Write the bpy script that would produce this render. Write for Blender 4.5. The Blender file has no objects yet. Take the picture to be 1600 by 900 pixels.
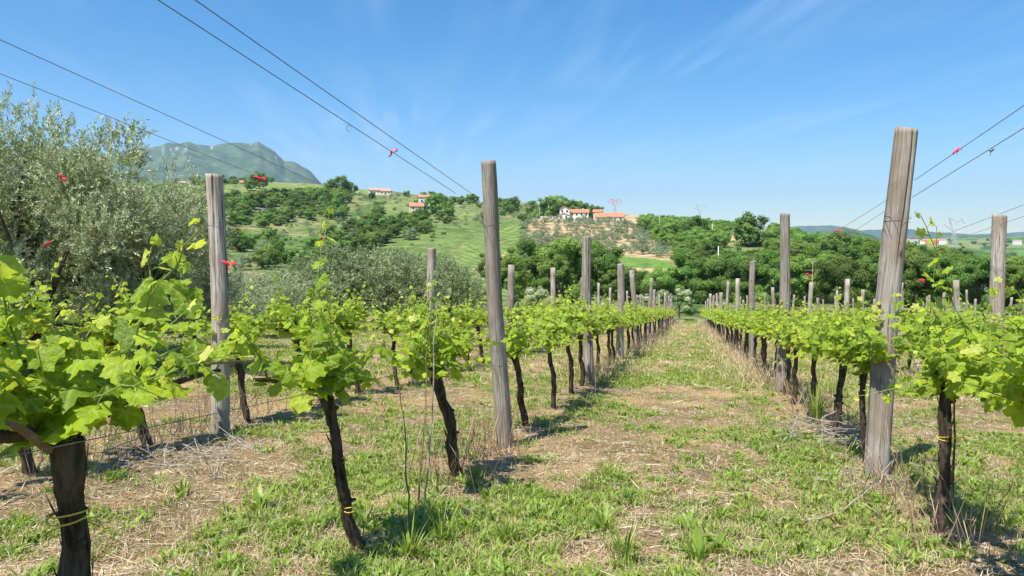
import bpy, math, random
import numpy as np
from mathutils import Vector, Matrix, Euler

R = math.radians
scene = bpy.context.scene
col = scene.collection
rnd = random.Random(7)
rng = np.random.default_rng(11)

# ------------------------------------------------------------------ camera
F = 1155.0                      # focal length in photo pixels (1600 wide)
YAW, PITCH, EYE = R(13.6), R(3.22), 1.25
cam_d = bpy.data.cameras.new('camera')
cam_d.sensor_width = 36.0
cam_d.lens = 36.0 * F / 1600
cam_d.clip_start = 0.05
cam_d.clip_end = 40000
cam = bpy.data.objects.new('camera', cam_d)
col.objects.link(cam)
cam.location = (0, 0, EYE)
cam.rotation_euler = Euler((R(90) - PITCH, 0, YAW), 'XYZ')
scene.camera = cam

# ------------------------------------------------------------------ sky, sun, exposure
SUN = Vector((-0.395 * 0.53, -0.919 * 0.53, 0.88)).normalized()     # direction towards the sun
elev = math.asin(SUN.z)
world = bpy.data.worlds.new('World')
scene.world = world
world.use_nodes = True
wt = world.node_tree
for n in list(wt.nodes):
    wt.nodes.remove(n)
wout = wt.nodes.new('ShaderNodeOutputWorld')
bg = wt.nodes.new('ShaderNodeBackground')
sky = wt.nodes.new('ShaderNodeTexSky')
sky.sky_type = 'NISHITA'
sky.sun_disc = False
sky.sun_elevation = elev
sky.sun_rotation = math.atan2(SUN.x, SUN.y)
sky.altitude = 300
sky.air_density = 1.0
sky.dust_density = 0.05
sky.ozone_density = 3.0
bg.inputs['Strength'].default_value = 0.100
# thin cirrus, a plane of cloud far above: direction projected on a level sheet
tc = wt.nodes.new('ShaderNodeTexCoord')
sep = wt.nodes.new('ShaderNodeSeparateXYZ')
wt.links.new(tc.outputs['Generated'], sep.inputs[0])
zc = wt.nodes.new('ShaderNodeMath'); zc.operation = 'MAXIMUM'; zc.inputs[1].default_value = 0.04
wt.links.new(sep.outputs['Z'], zc.inputs[0])
dx = wt.nodes.new('ShaderNodeMath'); dx.operation = 'DIVIDE'
dy = wt.nodes.new('ShaderNodeMath'); dy.operation = 'DIVIDE'
wt.links.new(sep.outputs['X'], dx.inputs[0]); wt.links.new(zc.outputs[0], dx.inputs[1])
wt.links.new(sep.outputs['Y'], dy.inputs[0]); wt.links.new(zc.outputs[0], dy.inputs[1])
cmb = wt.nodes.new('ShaderNodeCombineXYZ')
wt.links.new(dx.outputs[0], cmb.inputs[0]); wt.links.new(dy.outputs[0], cmb.inputs[1])
mp = wt.nodes.new('ShaderNodeMapping')
mp.inputs['Rotation'].default_value = (0, 0, 0); mp.inputs['Location'].default_value = (1.7, .4, 0)
mp.inputs['Scale'].default_value = (2.3, 0.22, 1)
vr_ = wt.nodes.new('ShaderNodeVectorRotate'); vr_.rotation_type = 'Z_AXIS'; vr_.inputs['Angle'].default_value = R(-21)
wt.links.new(cmb.outputs[0], vr_.inputs['Vector'])
wt.links.new(vr_.outputs[0], mp.inputs[0])
nz = wt.nodes.new('ShaderNodeTexNoise')
nz.inputs['Scale'].default_value = 1.6; nz.inputs['Detail'].default_value = 7; nz.inputs['Roughness'].default_value = 0.58
nz.inputs['Distortion'].default_value = 0.35
wt.links.new(mp.outputs[0], nz.inputs['Vector'])
nz2 = wt.nodes.new('ShaderNodeTexNoise'); nz2.inputs['Scale'].default_value = 0.45; nz2.inputs['Detail'].default_value = 2
wt.links.new(cmb.outputs[0], nz2.inputs['Vector'])
r1 = wt.nodes.new('ShaderNodeMapRange'); r1.inputs[1].default_value = 0.46; r1.inputs[2].default_value = 0.80; r1.inputs[4].default_value = 0.34
r2 = wt.nodes.new('ShaderNodeMapRange'); r2.inputs[1].default_value = 0.38; r2.inputs[2].default_value = 0.66
wt.links.new(nz.outputs['Fac'], r1.inputs[0]); wt.links.new(nz2.outputs['Fac'], r2.inputs[0])
cm = wt.nodes.new('ShaderNodeMath'); cm.operation = 'MULTIPLY'
wt.links.new(r1.outputs[0], cm.inputs[0]); wt.links.new(r2.outputs[0], cm.inputs[1])
mixc = wt.nodes.new('ShaderNodeMix'); mixc.data_type = 'RGBA'
mixc.inputs['B'].default_value = (6.2, 6.9, 7.6, 1)
wt.links.new(cm.outputs[0], mixc.inputs['Factor'])
hs = wt.nodes.new('ShaderNodeHueSaturation'); hs.inputs['Saturation'].default_value = 1.42
wt.links.new(sky.outputs[0], hs.inputs['Color'])
wt.links.new(hs.outputs[0], mixc.inputs['A'])
wt.links.new(mixc.outputs['Result'], bg.inputs['Color'])
wt.links.new(bg.outputs[0], wout.inputs['Surface'])

sun_d = bpy.data.lights.new('sun', 'SUN')
sun_d.energy = 4.9
sun_d.angle = R(0.53)
sun_d.color = (1.0, 0.96, 0.89)
sun_o = bpy.data.objects.new('sun', sun_d)
col.objects.link(sun_o)
sun_o.rotation_euler = (-SUN).to_track_quat('-Z', 'Y').to_euler()
sun_o.location = (0, 0, 50)

scene.view_settings.view_transform = 'Standard'
scene.view_settings.look = 'None'
scene.view_settings.exposure = 0.80
scene.view_settings.gamma = 1
scene.view_settings.use_curve_mapping = False
scene.render.engine = 'CYCLES'
scene.cycles.max_bounces = 6
scene.cycles.diffuse_bounces = 3
scene.cycles.transmission_bounces = 4
scene.cycles.transparent_max_bounces = 6
scene.cycles.volume_bounces = 0
scene.cycles.caustics_reflective = False
scene.cycles.caustics_refractive = False

# ------------------------------------------------------------------ numpy noise
_H = np.random.default_rng(5).random((256, 256)).astype(np.float64)
def vnoise(x, y):
    x = np.asarray(x, float); y = np.asarray(y, float)
    xi = np.floor(x).astype(int); yi = np.floor(y).astype(int)
    fx = x - xi; fy = y - yi
    fx = fx * fx * (3 - 2 * fx); fy = fy * fy * (3 - 2 * fy)
    a = _H[xi & 255, yi & 255]; b = _H[(xi + 1) & 255, yi & 255]
    c = _H[xi & 255, (yi + 1) & 255]; d = _H[(xi + 1) & 255, (yi + 1) & 255]
    return (a * (1 - fx) + b * fx) * (1 - fy) + (c * (1 - fx) + d * fx) * fy
def fbm(x, y, oct=4, gain=0.5):
    s = 0; a = 1; t = 0
    for k in range(oct):
        s = s + a * vnoise(x * 2 ** k + 17.3 * k, y * 2 ** k + 9.1 * k); t += a; a *= gain
    return s / t
def sstep(a, b, x):
    t = np.clip((x - a) / (b - a), 0, 1)
    return t * t * (3 - 2 * t)

# ------------------------------------------------------------------ the lie of the land
FW = (-math.sin(YAW), math.cos(YAW)); RT = (math.cos(YAW), math.sin(YAW))
SLOPE = 0.084
def polar(X, Y):
    fw = X * FW[0] + Y * FW[1]; rt = X * RT[0] + Y * RT[1]
    return np.arctan2(rt, fw), np.hypot(X, Y)
# terrain keys: per direction, the height angle (given as photo rows) of the ground at each distance
KR = np.array([130, 180, 240, 320, 420, 520, 650, 900, 1500, 2400, 3600, 13000.0])
KX = {
    -300: [470, 450, 425, 385, 345, 310, 285, 310, 350, 360, 370, 384],
    0:    [466, 440, 405, 372, 335, 305, 285, 305, 345, 360, 370, 384],
    300:  [466, 440, 412, 380, 345, 308, 286, 300, 345, 360, 370, 384],
    400:  [468, 443, 412, 385, 352, 315, 288, 300, 345, 360, 370, 384],
    500:  [472, 446, 415, 388, 355, 320, 293, 305, 345, 360, 372, 384],
    600:  [476, 450, 415, 385, 352, 325, 301, 312, 350, 362, 374, 384],
    700:  [481, 455, 415, 375, 345, 325, 310, 320, 352, 366, 376, 384],
    800:  [484, 452, 415, 380, 350, 330, 318, 328, 356, 368, 376, 384],
    900:  [486, 455, 420, 385, 352, 341, 338, 345, 360, 370, 377, 384],
    1000: [487, 455, 420, 388, 355, 345, 344, 352, 368, 374, 378, 384],
    1100: [487, 450, 415, 380, 357, 350, 352, 365, 375, 378, 380, 384],
    1200: [487, 450, 415, 385, 368, 362, 364, 376, 380, 381, 381, 384],
    1300: [484, 448, 414, 394, 386, 384, 388, 388, 386, 379, 376, 383],
    1400: [480, 446, 418, 402, 397, 397, 402, 412, 398, 381, 373, 382],
    1500: [482, 452, 432, 424, 422, 424, 430, 425, 404, 382, 370, 381],
    1600: [484, 458, 442, 436, 434, 436, 438, 428, 404, 381, 369, 380],
    1900: [484, 460, 446, 440, 438, 436, 434, 420, 400, 382, 371, 382],
}
_ka = np.array([math.atan((x - 800) / F) for x in sorted(KX)])
_kt = np.array([KX[x] for x in sorted(KX)], float)
NA, NR_ = 260, 420
_ga = np.linspace(-math.pi, math.pi, NA * 4 + 1)
_gl = np.linspace(math.log(0.5), math.log(13000.0), NR_)
def _build_table():
    rr = np.exp(_gl)
    aa = np.clip(_ga, _ka[0], _ka[-1])
    T = np.zeros((len(_ga), NR_))
    rows = np.zeros((len(_ga), len(KR)))
    for j in range(len(KR)):
        rows[:, j] = np.interp(aa, _ka, _kt[:, j])
    lk = np.log(KR)
    for i, a in enumerate(_ga):
        y = np.interp(_gl, lk, rows[i])
        z = EYE + (385 - y) / F * rr * max(math.cos(a), 0.72)
        X = rr * (math.cos(a) * FW[0] + math.sin(a) * RT[0]); Y = rr * (math.cos(a) * FW[1] + math.sin(a) * RT[1])
        near = -SLOPE * Y
        w = sstep(84, 126, rr)
        T[i] = np.where(rr < 84, near, near * (1 - w) + z * w)
    k = np.exp(-0.5 * (np.arange(-8, 9) / 3.5) ** 2); k /= k.sum()
    Tp = np.vstack([T[-9:-1], T, T[1:9]])
    T1 = sum(k[q] * Tp[q:q + len(_ga)] for q in range(17))
    k = np.exp(-0.5 * (np.arange(-5, 6) / 2.2) ** 2); k /= k.sum()
    Tp = np.hstack([np.repeat(T1[:, :1], 5, 1), T1, np.repeat(T1[:, -1:], 5, 1)])
    T2 = sum(k[q] * Tp[:, q:q + NR_] for q in range(11))
    w = sstep(60, 95, rr)[None]
    return T * (1 - w) + T2 * w
_T = _build_table()
ROWS_X = [-4.45, -1.65, 1.4, 4.5, 7.7, 10.9, 14.0, 17.2, 20.4]
def H(X, Y, detail=True):
    X = np.asarray(X, float); Y = np.asarray(Y, float)
    a, r = polar(X, Y)
    u = (a + math.pi) / (2 * math.pi) * (len(_ga) - 1)
    v = (np.log(np.maximum(r, 0.5)) - _gl[0]) / (_gl[-1] - _gl[0]) * (NR_ - 1)
    v = np.clip(v, 0, NR_ - 1.001)
    ui = np.clip(np.floor(u).astype(int), 0, len(_ga) - 2); vi = np.floor(v).astype(int)
    fu = u - ui; fv = v - vi
    z = (_T[ui, vi] * (1 - fu) + _T[ui + 1, vi] * fu) * (1 - fv) + (_T[ui, vi + 1] * (1 - fu) + _T[ui + 1, vi + 1] * fu) * fv
    z = np.where(r < 60, -SLOPE * Y, z)
    if detail:
        n = (fbm(X * 0.55, Y * 0.55, 3) - 0.55) * 0.06 + (fbm(X * 3.1, Y * 3.1, 4) - 0.5) * 0.055
        ridge = sum(np.exp(-((X - rx) / 0.33) ** 2) for rx in ROWS_X) * 0.012
        ridge = ridge * (Y > 0) * (Y < 82)
        near = 1 - sstep(30, 90, r)
        z = z + n * near + ridge * near
        far = (fbm(X / 70, Y / 70, 4) - 0.5) * 0.02 * np.minimum(r, 900) * sstep(110, 260, r)
        z = z + far
    return z
def h1(x, y):
    return float(H(np.array([x]), np.array([y]))[0])
CM = cam.rotation_euler.to_matrix()
def ray(px, py):
    return (CM @ Vector(((px - 800) / F, (450 - py) / F, -1)))
def on_plane_x(px, py, X):
    """the world point seen at a photo pixel that lies in the upright plane x = X (the plane of a row)"""
    d = ray(px, py); t = X / d.x
    return Vector((0, 0, EYE)) + d * t
def at(px, dist):
    """ground point in the direction of photo column px, dist metres away"""
    a = math.atan((px - 800) / F)
    x = dist * (math.cos(a) * FW[0] + math.sin(a) * RT[0]); y = dist * (math.cos(a) * FW[1] + math.sin(a) * RT[1])
    return x, y
def px_of(X, Y):
    a, r = polar(X, Y)
    return 800 + F * np.tan(np.clip(a, -1.2, 1.2)), r
def row_of(X, Y, z):
    a, r = polar(X, Y)
    return 385 - (z - EYE) * F / (r * np.maximum(np.cos(a), .3))
def ground_hit(px, py, r0=95, r1=3500):
    rr = np.exp(np.linspace(math.log(r0), math.log(r1), 700))
    a = math.atan((px - 800) / F)
    X = rr * (math.cos(a) * FW[0] + math.sin(a) * RT[0]); Y = rr * (math.cos(a) * FW[1] + math.sin(a) * RT[1])
    ry = row_of(X, Y, H(X, Y))
    k = np.argmax(ry <= py)
    return float(X[k]), float(Y[k]), float(rr[k])

# ------------------------------------------------------------------ helpers
def mesh_np(name, V, groups, mats, attrs=None, smooth=False):
    """groups: list of (faces array n x k, material index)"""
    me = bpy.data.meshes.new(name)
    V = np.asarray(V, np.float32)
    me.vertices.add(len(V)); me.vertices.foreach_set('co', V.ravel())
    groups = [g for g in groups if len(g[0])]
    loops = np.concatenate([np.asarray(f, np.int32).ravel() for f, m in groups])
    sizes = np.concatenate([np.full(len(f), np.asarray(f).shape[1], np.int32) for f, m in groups])
    mi = np.concatenate([np.full(len(f), m, np.int32) for f, m in groups])
    starts = np.concatenate([[0], np.cumsum(sizes)[:-1]]).astype(np.int32)
    me.loops.add(len(loops)); me.loops.foreach_set('vertex_index', loops)
    me.polygons.add(len(sizes)); me.polygons.foreach_set('loop_start', starts)
    me.polygons.foreach_set('material_index', mi)
    me.polygons.foreach_set('use_smooth', np.full(len(sizes), bool(smooth)))
    for m in mats: me.materials.append(m)
    if attrs:
        for k, a in attrs.items():
            a = np.asarray(a, np.float32)
            if a.ndim == 2:
                at_ = me.attributes.new(k, 'FLOAT_COLOR', 'POINT'); at_.data.foreach_set('color', a.ravel())
            else:
                at_ = me.attributes.new(k, 'FLOAT', 'POINT'); at_.data.foreach_set('value', a)
    me.update(calc_edges=True)
    me.validate()
    return me
def link(name, me, parent=None, loc=None):
    o = bpy.data.objects.new(name, me); col.objects.link(o)
    if parent is not None: o.parent = parent
    if loc is not None: o.location = loc
    return o
def tag(o, label=None, cat=None, group=None, kind=None):
    if label: o['label'] = label
    if cat: o['category'] = cat
    if group: o['group'] = group
    if kind: o['kind'] = kind
    return o
def empty(name, loc, rz=0):
    o = bpy.data.objects.new(name, None); col.objects.link(o)
    o.location = loc; o.rotation_euler = (0, 0, rz); o.empty_display_size = 0.1
    return o

class Geo:
    """collects arrays of vertices and faces"""
    def __init__(s): s.V = []; s.F = {}; s.n = 0; s.A = {}
    def add(s, V, faces, m=0, **attrs):
        V = np.asarray(V, float)
        for f in (faces if isinstance(faces, list) else [faces]):
            f = np.asarray(f, int)
            s.F.setdefault((m, f.shape[1]), []).append(f + s.n)
        s.V.append(V); n = len(V)
        for k, a in attrs.items():
            s.A.setdefault(k, []).append((s.n, np.broadcast_to(np.asarray(a, float), (n,))))
        s.n += n
    def tube(s, P, rad, sides=6, m=0, cap=True, rough=0, seed=0, **attrs):
        P = np.asarray(P, float); n = len(P); rad = np.broadcast_to(np.asarray(rad, float), (n,))
        T = np.gradient(P, axis=0); T /= np.linalg.norm(T, axis=1)[:, None] + 1e-9
        ref = np.array([1.0, 0, 0]) if abs(T[0][0]) < 0.8 else np.array([0, 1.0, 0])
        U = np.cross(T, ref); U /= np.linalg.norm(U, axis=1)[:, None] + 1e-9
        W = np.cross(T, U)
        a = np.arange(sides) / sides * 2 * math.pi
        rr = np.repeat(rad[:, None], sides, 1)
        if rough:
            g = np.random.default_rng(seed)
            lon = g.normal(0, 1, sides); rr = rr * (1 + rough * 0.7 * lon[None] + rough * g.normal(0, 1, rr.shape))
        V = P[:, None] + rr[..., None] * (np.cos(a)[None, :, None] * U[:, None] + np.sin(a)[None, :, None] * W[:, None])
        i = np.arange(n - 1)[:, None] * sides; j = np.arange(sides)[None]; j2 = (j + 1) % sides
        q = np.stack([i + j, i + sides + j, i + sides + j2, i + j2], -1).reshape(-1, 4)
        V = V.reshape(-1, 3); f = [q]
        if cap:
            V = np.vstack([V, P[-1:], P[:1]])
            e = (n - 1) * sides
            f.append(np.stack([e + j[0], np.full(sides, n * sides), e + j2[0]], -1))
            f.append(np.stack([j2[0], np.full(sides, n * sides + 1), j[0]], -1))
        s.add(V, f, m, **attrs)
    def box(s, c, d, rz=0, m=0):
        x, y, z = [q / 2 for q in d]
        V = np.array([[-x, -y, -z], [x, -y, -z], [x, y, -z], [-x, y, -z], [-x, -y, z], [x, -y, z], [x, y, z], [-x, y, z]])
        cz, sz = math.cos(rz), math.sin(rz)
        V = V @ np.array([[cz, sz, 0], [-sz, cz, 0], [0, 0, 1]]) + np.array(c)
        s.add(V, np.array([[0, 3, 2, 1], [4, 5, 6, 7], [0, 1, 5, 4], [1, 2, 6, 5], [2, 3, 7, 6], [3, 0, 4, 7]]), m)
    def mesh(s, name, mats, smooth=False):
        V = np.vstack(s.V)
        A = {}
        for k, L in s.A.items():
            a = np.zeros(s.n)
            for st, v in L: a[st:st + len(v)] = v
            A[k] = a
        return mesh_np(name, V, [(np.vstack(f), m) for (m, k), f in s.F.items()], mats, A, smooth)

def unit(v):
    return v / (np.linalg.norm(v, axis=-1, keepdims=True) + 1e-9)
def blades(G, P, D, S, L, W, m=0, **attrs):
    """rhombus leaves: base P, direction D, side S"""
    L = np.asarray(L)[..., None]; W = np.asarray(W)[..., None]
    Nn = np.cross(D, S)
    V = np.stack([P, P + D * L * 0.5 + S * W * 0.5 + Nn * W * .12, P + D * L, P + D * L * 0.5 - S * W * 0.5 + Nn * W * .12], 1)
    n = len(P); f = np.arange(n * 4).reshape(n, 4)
    at_ = {k: np.repeat(np.asarray(a), 4) for k, a in attrs.items()}
    G.add(V.reshape(-1, 3), f, m, **at_)

# ------------------------------------------------------------------ materials
def nmat(name):
    m = bpy.data.materials.new(name); m.use_nodes = True
    t = m.node_tree
    b = t.nodes['Principled BSDF']
    return m, t, b
def N(t, typ, **kw):
    n = t.nodes.new(typ)
    for k, v in kw.items():
        if k.startswith('i_'):
            n.inputs[k[2:]].default_value = v
        else: setattr(n, k, v)
    return n
def ramp(t, fac, stops):
    r = t.nodes.new('ShaderNodeValToRGB')
    el = r.color_ramp.elements
    while len(el) < len(stops): el.new(0.5)
    for e, (p, c) in zip(el, stops):
        e.position = p; e.color = (*c, 1)
    t.links.new(fac, r.inputs[0])
    return r.outputs[0]
def noise(t, scale, detail=3, rough=0.5, vec=None, dim=None):
    n = N(t, 'ShaderNodeTexNoise'); n.inputs['Scale'].default_value = scale
    n.inputs['Detail'].default_value = detail; n.inputs['Roughness'].default_value = rough
    if vec is not None: t.links.new(vec, n.inputs['Vector'])
    return n.outputs['Fac']
def objco(t, scale=(1, 1, 1), which='Object'):
    c = N(t, 'ShaderNodeTexCoord'); mpn = N(t, 'ShaderNodeMapping'); mpn.inputs['Scale'].default_value = scale
    t.links.new(c.outputs[which], mpn.inputs[0]); return mpn.outputs[0]
def mixrgb(t, fac, a, b, mode='MIX'):
    m = N(t, 'ShaderNodeMix'); m.data_type = 'RGBA'; m.blend_type = mode
    for sock, v in ((m.inputs['Factor'], fac), (m.inputs['A'], a), (m.inputs['B'], b)):
        if isinstance(v, (int, float)): sock.default_value = v
        elif isinstance(v, tuple): sock.default_value = (*v, 1)
        else: t.links.new(v, sock)
    return m.outputs['Result']
def math_(t, op, a, b=None):
    m = N(t, 'ShaderNodeMath'); m.operation = op
    for k, v in ((0, a), (1, b)):
        if v is None: continue
        if isinstance(v, (int, float)): m.inputs[k].default_value = v
        else: t.links.new(v, m.inputs[k])
    return m.outputs[0]
def attr(t, name, what='Fac'):
    a = N(t, 'ShaderNodeAttribute'); a.attribute_name = name; return a.outputs[what]
def bump(t, b, h, strength=0.4, dist=0.02):
    n = N(t, 'ShaderNodeBump'); n.inputs['Strength'].default_value = strength; n.inputs['Distance'].default_value = dist
    t.links.new(h, n.inputs['Height']); t.links.new(n.outputs[0], b.inputs['Normal'])
def leafmat(name, stops, trans, tfac=0.35, rough=0.5, spec=0.3, fac_extra=None, vein=False, vary=0):
    """leaf: diffuse + light that comes through, colour picked per leaf from stops"""
    m, t, b = nmat(name)
    f = attr(t, 'rnd')
    c = ramp(t, f, stops)
    if vary:            # every tree has its own tone
        oi = N(t, 'ShaderNodeObjectInfo')
        vr = N(t, 'ShaderNodeMapRange'); vr.inputs[3].default_value = 1 - vary; vr.inputs[4].default_value = 1 + vary * 1.3
        t.links.new(oi.outputs['Random'], vr.inputs[0])
        hv = N(t, 'ShaderNodeHueSaturation'); t.links.new(vr.outputs[0], hv.inputs['Value']); t.links.new(c, hv.inputs['Color'])
        hr = N(t, 'ShaderNodeMapRange'); hr.inputs[3].default_value = .485; hr.inputs[4].default_value = .515
        t.links.new(math_(t, 'FRACT', math_(t, 'MULTIPLY', oi.outputs['Random'], 7.3)), hr.inputs[0]); t.links.new(hr.outputs[0], hv.inputs['Hue'])
        c = hv.outputs[0]
    if vein:
        c = mixrgb(t, math_(t, 'MULTIPLY', math_(t, 'POWER', attr(t, 'vein'), 1.6), 0.6), c, (0.50, 0.58, 0.17))
        geo = N(t, 'ShaderNodeNewGeometry')
        blot = ramp(t, noise(t, 22, 3, .6, objco(t)), [(.38, (.74, .78, .8)), (.6, (1, 1, 1))])
        c = mixrgb(t, 1.0, c, blot, 'MULTIPLY')
        c = mixrgb(t, math_(t, 'MULTIPLY', geo.outputs['Backfacing'], .35), c, (0.36, 0.46, 0.20))
    t.links.new(c, b.inputs['Base Color'])
    b.inputs['Roughness'].default_value = rough
    b.inputs['Specular IOR Level'].default_value = spec
    if vein:
        h = noise(t, 60, 3, .6, objco(t))
        bump(t, b, h, 0.6, 0.015)
    tr = N(t, 'ShaderNodeBsdfTranslucent')
    t.links.new(mixrgb(t, 1.0, c, trans, 'MULTIPLY'), tr.inputs[0])
    mx = N(t, 'ShaderNodeMixShader'); mx.inputs[0].default_value = tfac
    t.links.new(b.outputs[0], mx.inputs[1]); t.links.new(tr.outputs[0], mx.inputs[2])
    out = t.nodes['Material Output']; t.links.new(mx.outputs[0], out.inputs['Surface'])
    return m
def plain(name, c, rough=0.8, var=0.15, scale=8, metal=0, spec=0.3):
    m, t, b = nmat(name)
    n = noise(t, scale, 4, .6, objco(t))
    d = tuple(max(0, q * (1 - var)) for q in c); l = tuple(min(1, q * (1 + var)) for q in c)
    t.links.new(ramp(t, n, [(0.3, d), (0.7, l)]), b.inputs['Base Color'])
    b.inputs['Roughness'].default_value = rough; b.inputs['Metallic'].default_value = metal
    b.inputs['Specular IOR Level'].default_value = spec
    return m

M = {}
M['vine_leaf'] = leafmat('vine_leaf', [(0.0, (0.12, 0.215, 0.012)), (0.5, (0.33, 0.45, 0.018)), (0.82, (0.48, 0.56, 0.04)), (1.0, (0.62, 0.62, 0.18))], (1.9, 1.7, 0.7), 0.46, 0.52, 0.25, vein=True)
M['olive_leaf'] = leafmat('olive_leaf', [(0.0, (0.10, 0.14, 0.055)), (0.4, (0.25, 0.305, 0.135)), (0.7, (0.48, 0.53, 0.32)), (1.0, (0.78, 0.80, 0.64))], (1.3, 1.3, .8), 0.2, 0.42, 0.4)
M['olive_mid'] = leafmat('olive_grove_leaf', [(0.0, (0.085, 0.125, 0.045)), (0.4, (0.19, 0.245, 0.10)), (0.75, (0.36, 0.41, 0.22)), (1.0, (0.60, 0.64, 0.45))], (1.3, 1.3, .8), 0.2, 0.5, 0.3)
M['olive_far'] = leafmat('olive_far', [(0.0, (0.11, 0.17, 0.08)), (0.5, (0.19, 0.26, 0.135)), (1.0, (0.32, 0.38, 0.24))], (1.2, 1.2, .7), 0.2, 0.7, 0.2, vary=.18)
M['oak_leaf'] = leafmat('broad_leaf', [(0.0, (0.066, 0.125, 0.025)), (0.5, (0.128, 0.215, 0.043)), (1.0, (0.23, 0.33, 0.08))], (1.6, 1.7, .7), 0.34, 0.6, 0.2, vary=.36)
M['lime_leaf'] = leafmat('light_leaf', [(0.0, (0.09, 0.155, 0.026)), (0.5, (0.155, 0.245, 0.046)), (1.0, (0.26, 0.35, 0.095))], (1.5, 1.6, .7), 0.34, 0.6, 0.2, vary=.28)
M['blossom'] = leafmat('blossom_leaf', [(0.0, (0.09, 0.16, 0.04)), (0.45, (0.18, 0.26, 0.08)), (0.6, (0.36, 0.40, 0.22)), (1.0, (0.62, 0.62, 0.46))], (1.3, 1.3, .8), 0.2, 0.6, 0.2)
M['grass'] = leafmat('grass_blade', [(0.0, (0.12, 0.19, 0.03)), (0.5, (0.25, 0.34, 0.055)), (0.75, (0.39, 0.44, 0.11)), (1.0, (0.60, 0.51, 0.28))], (1.6, 1.6, .7), 0.32, 0.5, 0.3)
M['weed'] = leafmat('weed_leaf', [(0.0, (0.12, 0.20, 0.03)), (0.5, (0.235, 0.335, 0.05)), (1.0, (0.40, 0.46, 0.12))], (1.6, 1.6, .7), 0.34, 0.45, 0.35)
M['straw'] = leafmat('straw', [(0.0, (0.30, 0.20, 0.12)), (0.5, (0.54, 0.41, 0.24)), (1.0, (0.76, 0.65, 0.45))], (1, 1, .8), 0.15, 0.7, 0.2)
M['reddry'] = leafmat('dry_stem', [(0.0, (0.20, 0.11, 0.07)), (0.5, (0.38, 0.24, 0.15)), (1.0, (0.58, 0.44, 0.29))], (1, 1, .8), 0.15, 0.7, 0.2)

def bark(name, dark, light, zs=4.0, sc=14, strength=0.9, dist=0.012):
    m, t, b = nmat(name)
    v = objco(t, (sc, sc, zs))
    n = noise(t, 1.0, 6, .65, v)
    n2 = noise(t, 3.5, 3, .6, objco(t))
    c = ramp(t, n, [(0.32, dark), (0.62, light)])
    c = mixrgb(t, math_(t, 'MULTIPLY', n2, 0.5), c, dark)
    t.links.new(c, b.inputs['Base Color']); b.inputs['Roughness'].default_value = 0.92
    b.inputs['Specular IOR Level'].default_value = 0.15
    bump(t, b, n, strength, dist)
    return m
M['vine_bark'] = bark('vine_bark', (0.020, 0.014, 0.010), (0.17, 0.125, 0.09), 4, 34, 1.0, .02)
M['olive_bark'] = bark('olive_bark', (0.03, 0.024, 0.018), (0.13, 0.105, 0.08))
M['tree_bark'] = bark('tree_bark', (0.03, 0.024, 0.018), (0.15, 0.12, 0.09))
M['cane'] = bark('cane', (0.16, 0.10, 0.05), (0.36, 0.25, 0.14), 6, 6, .3, .003)
M['twig'] = bark('dry_twig', (0.22, 0.18, 0.14), (0.52, 0.46, 0.38), 6, 12, .3, .003)
M['shoot'] = leafmat('green_shoot', [(0.0, (0.17, 0.27, 0.04)), (1.0, (0.30, 0.36, 0.09))], (1.2, 1.2, .6), 0.2, 0.5, 0.3)

def post_mat():
    m, t, b = nmat('weathered_wood')
    oi = N(t, 'ShaderNodeObjectInfo')
    cmbn = N(t, 'ShaderNodeCombineXYZ')
    t.links.new(math_(t, 'MULTIPLY', oi.outputs['Random'], 37.0), cmbn.inputs[2])
    c = N(t, 'ShaderNodeTexCoord')
    add = N(t, 'ShaderNodeVectorMath'); add.operation = 'ADD'
    t.links.new(c.outputs['Object'], add.inputs[0]); t.links.new(cmbn.outputs[0], add.inputs[1])
    def mpd(s, rot=(0, 0, 0)):
        q = N(t, 'ShaderNodeMapping'); q.inputs['Scale'].default_value = s; q.inputs['Rotation'].default_value = rot
        t.links.new(add.outputs[0], q.inputs[0]); return q.outputs[0]
    fine = noise(t, 1.0, 6, .7, mpd((95, 95, 2.6)))
    mid = noise(t, 1.0, 4, .6, mpd((28, 28, 1.0)))
    big = noise(t, 2.2, 3, .6, add.outputs[0])
    kn = N(t, 'ShaderNodeTexVoronoi'); kn.inputs['Scale'].default_value = 1.0
    t.links.new(mpd((5.5, 5.5, 2.2)), kn.inputs['Vector'])
    c1 = ramp(t, fine, [(0.36, (0.10, 0.083, 0.068)), (0.46, (0.34, 0.30, 0.25)), (0.62, (0.60, 0.55, 0.48))])
    c2 = mixrgb(t, math_(t, 'MULTIPLY', mid, 0.35), c1, (0.24, 0.20, 0.165))
    crk = ramp(t, mid, [(0.30, (0, 0, 0)), (0.375, (1, 1, 1))])
    c3 = mixrgb(t, crk, (0.05, 0.04, 0.032), c2)
    c4 = mixrgb(t, ramp(t, big, [(0.38, (0, 0, 0)), (0.66, (0.75, 0.75, 0.75))]), c3, (0.25, 0.185, 0.125))
    kfac = ramp(t, kn.outputs['Distance'], [(0.03, (1, 1, 1)), (0.10, (0, 0, 0))])
    c5 = mixrgb(t, kfac, c4, (0.07, 0.055, 0.042))
    tone = N(t, 'ShaderNodeMapRange'); tone.inputs[3].default_value = 0.72; tone.inputs[4].default_value = 1.12
    t.links.new(oi.outputs['Random'], tone.inputs[0])
    hsv = N(t, 'ShaderNodeHueSaturation'); t.links.new(tone.outputs[0], hsv.inputs['Value']); t.links.new(c5, hsv.inputs['Color'])
    t.links.new(hsv.outputs[0], b.inputs['Base Color'])
    b.inputs['Roughness'].default_value = 0.9; b.inputs['Specular IOR Level'].default_value = 0.15
    h = math_(t, 'ADD', math_(t, 'MULTIPLY', fine, 0.45), crk)
    bump(t, b, h, 0.75, 0.006)
    return m
M['post'] = post_mat()
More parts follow.
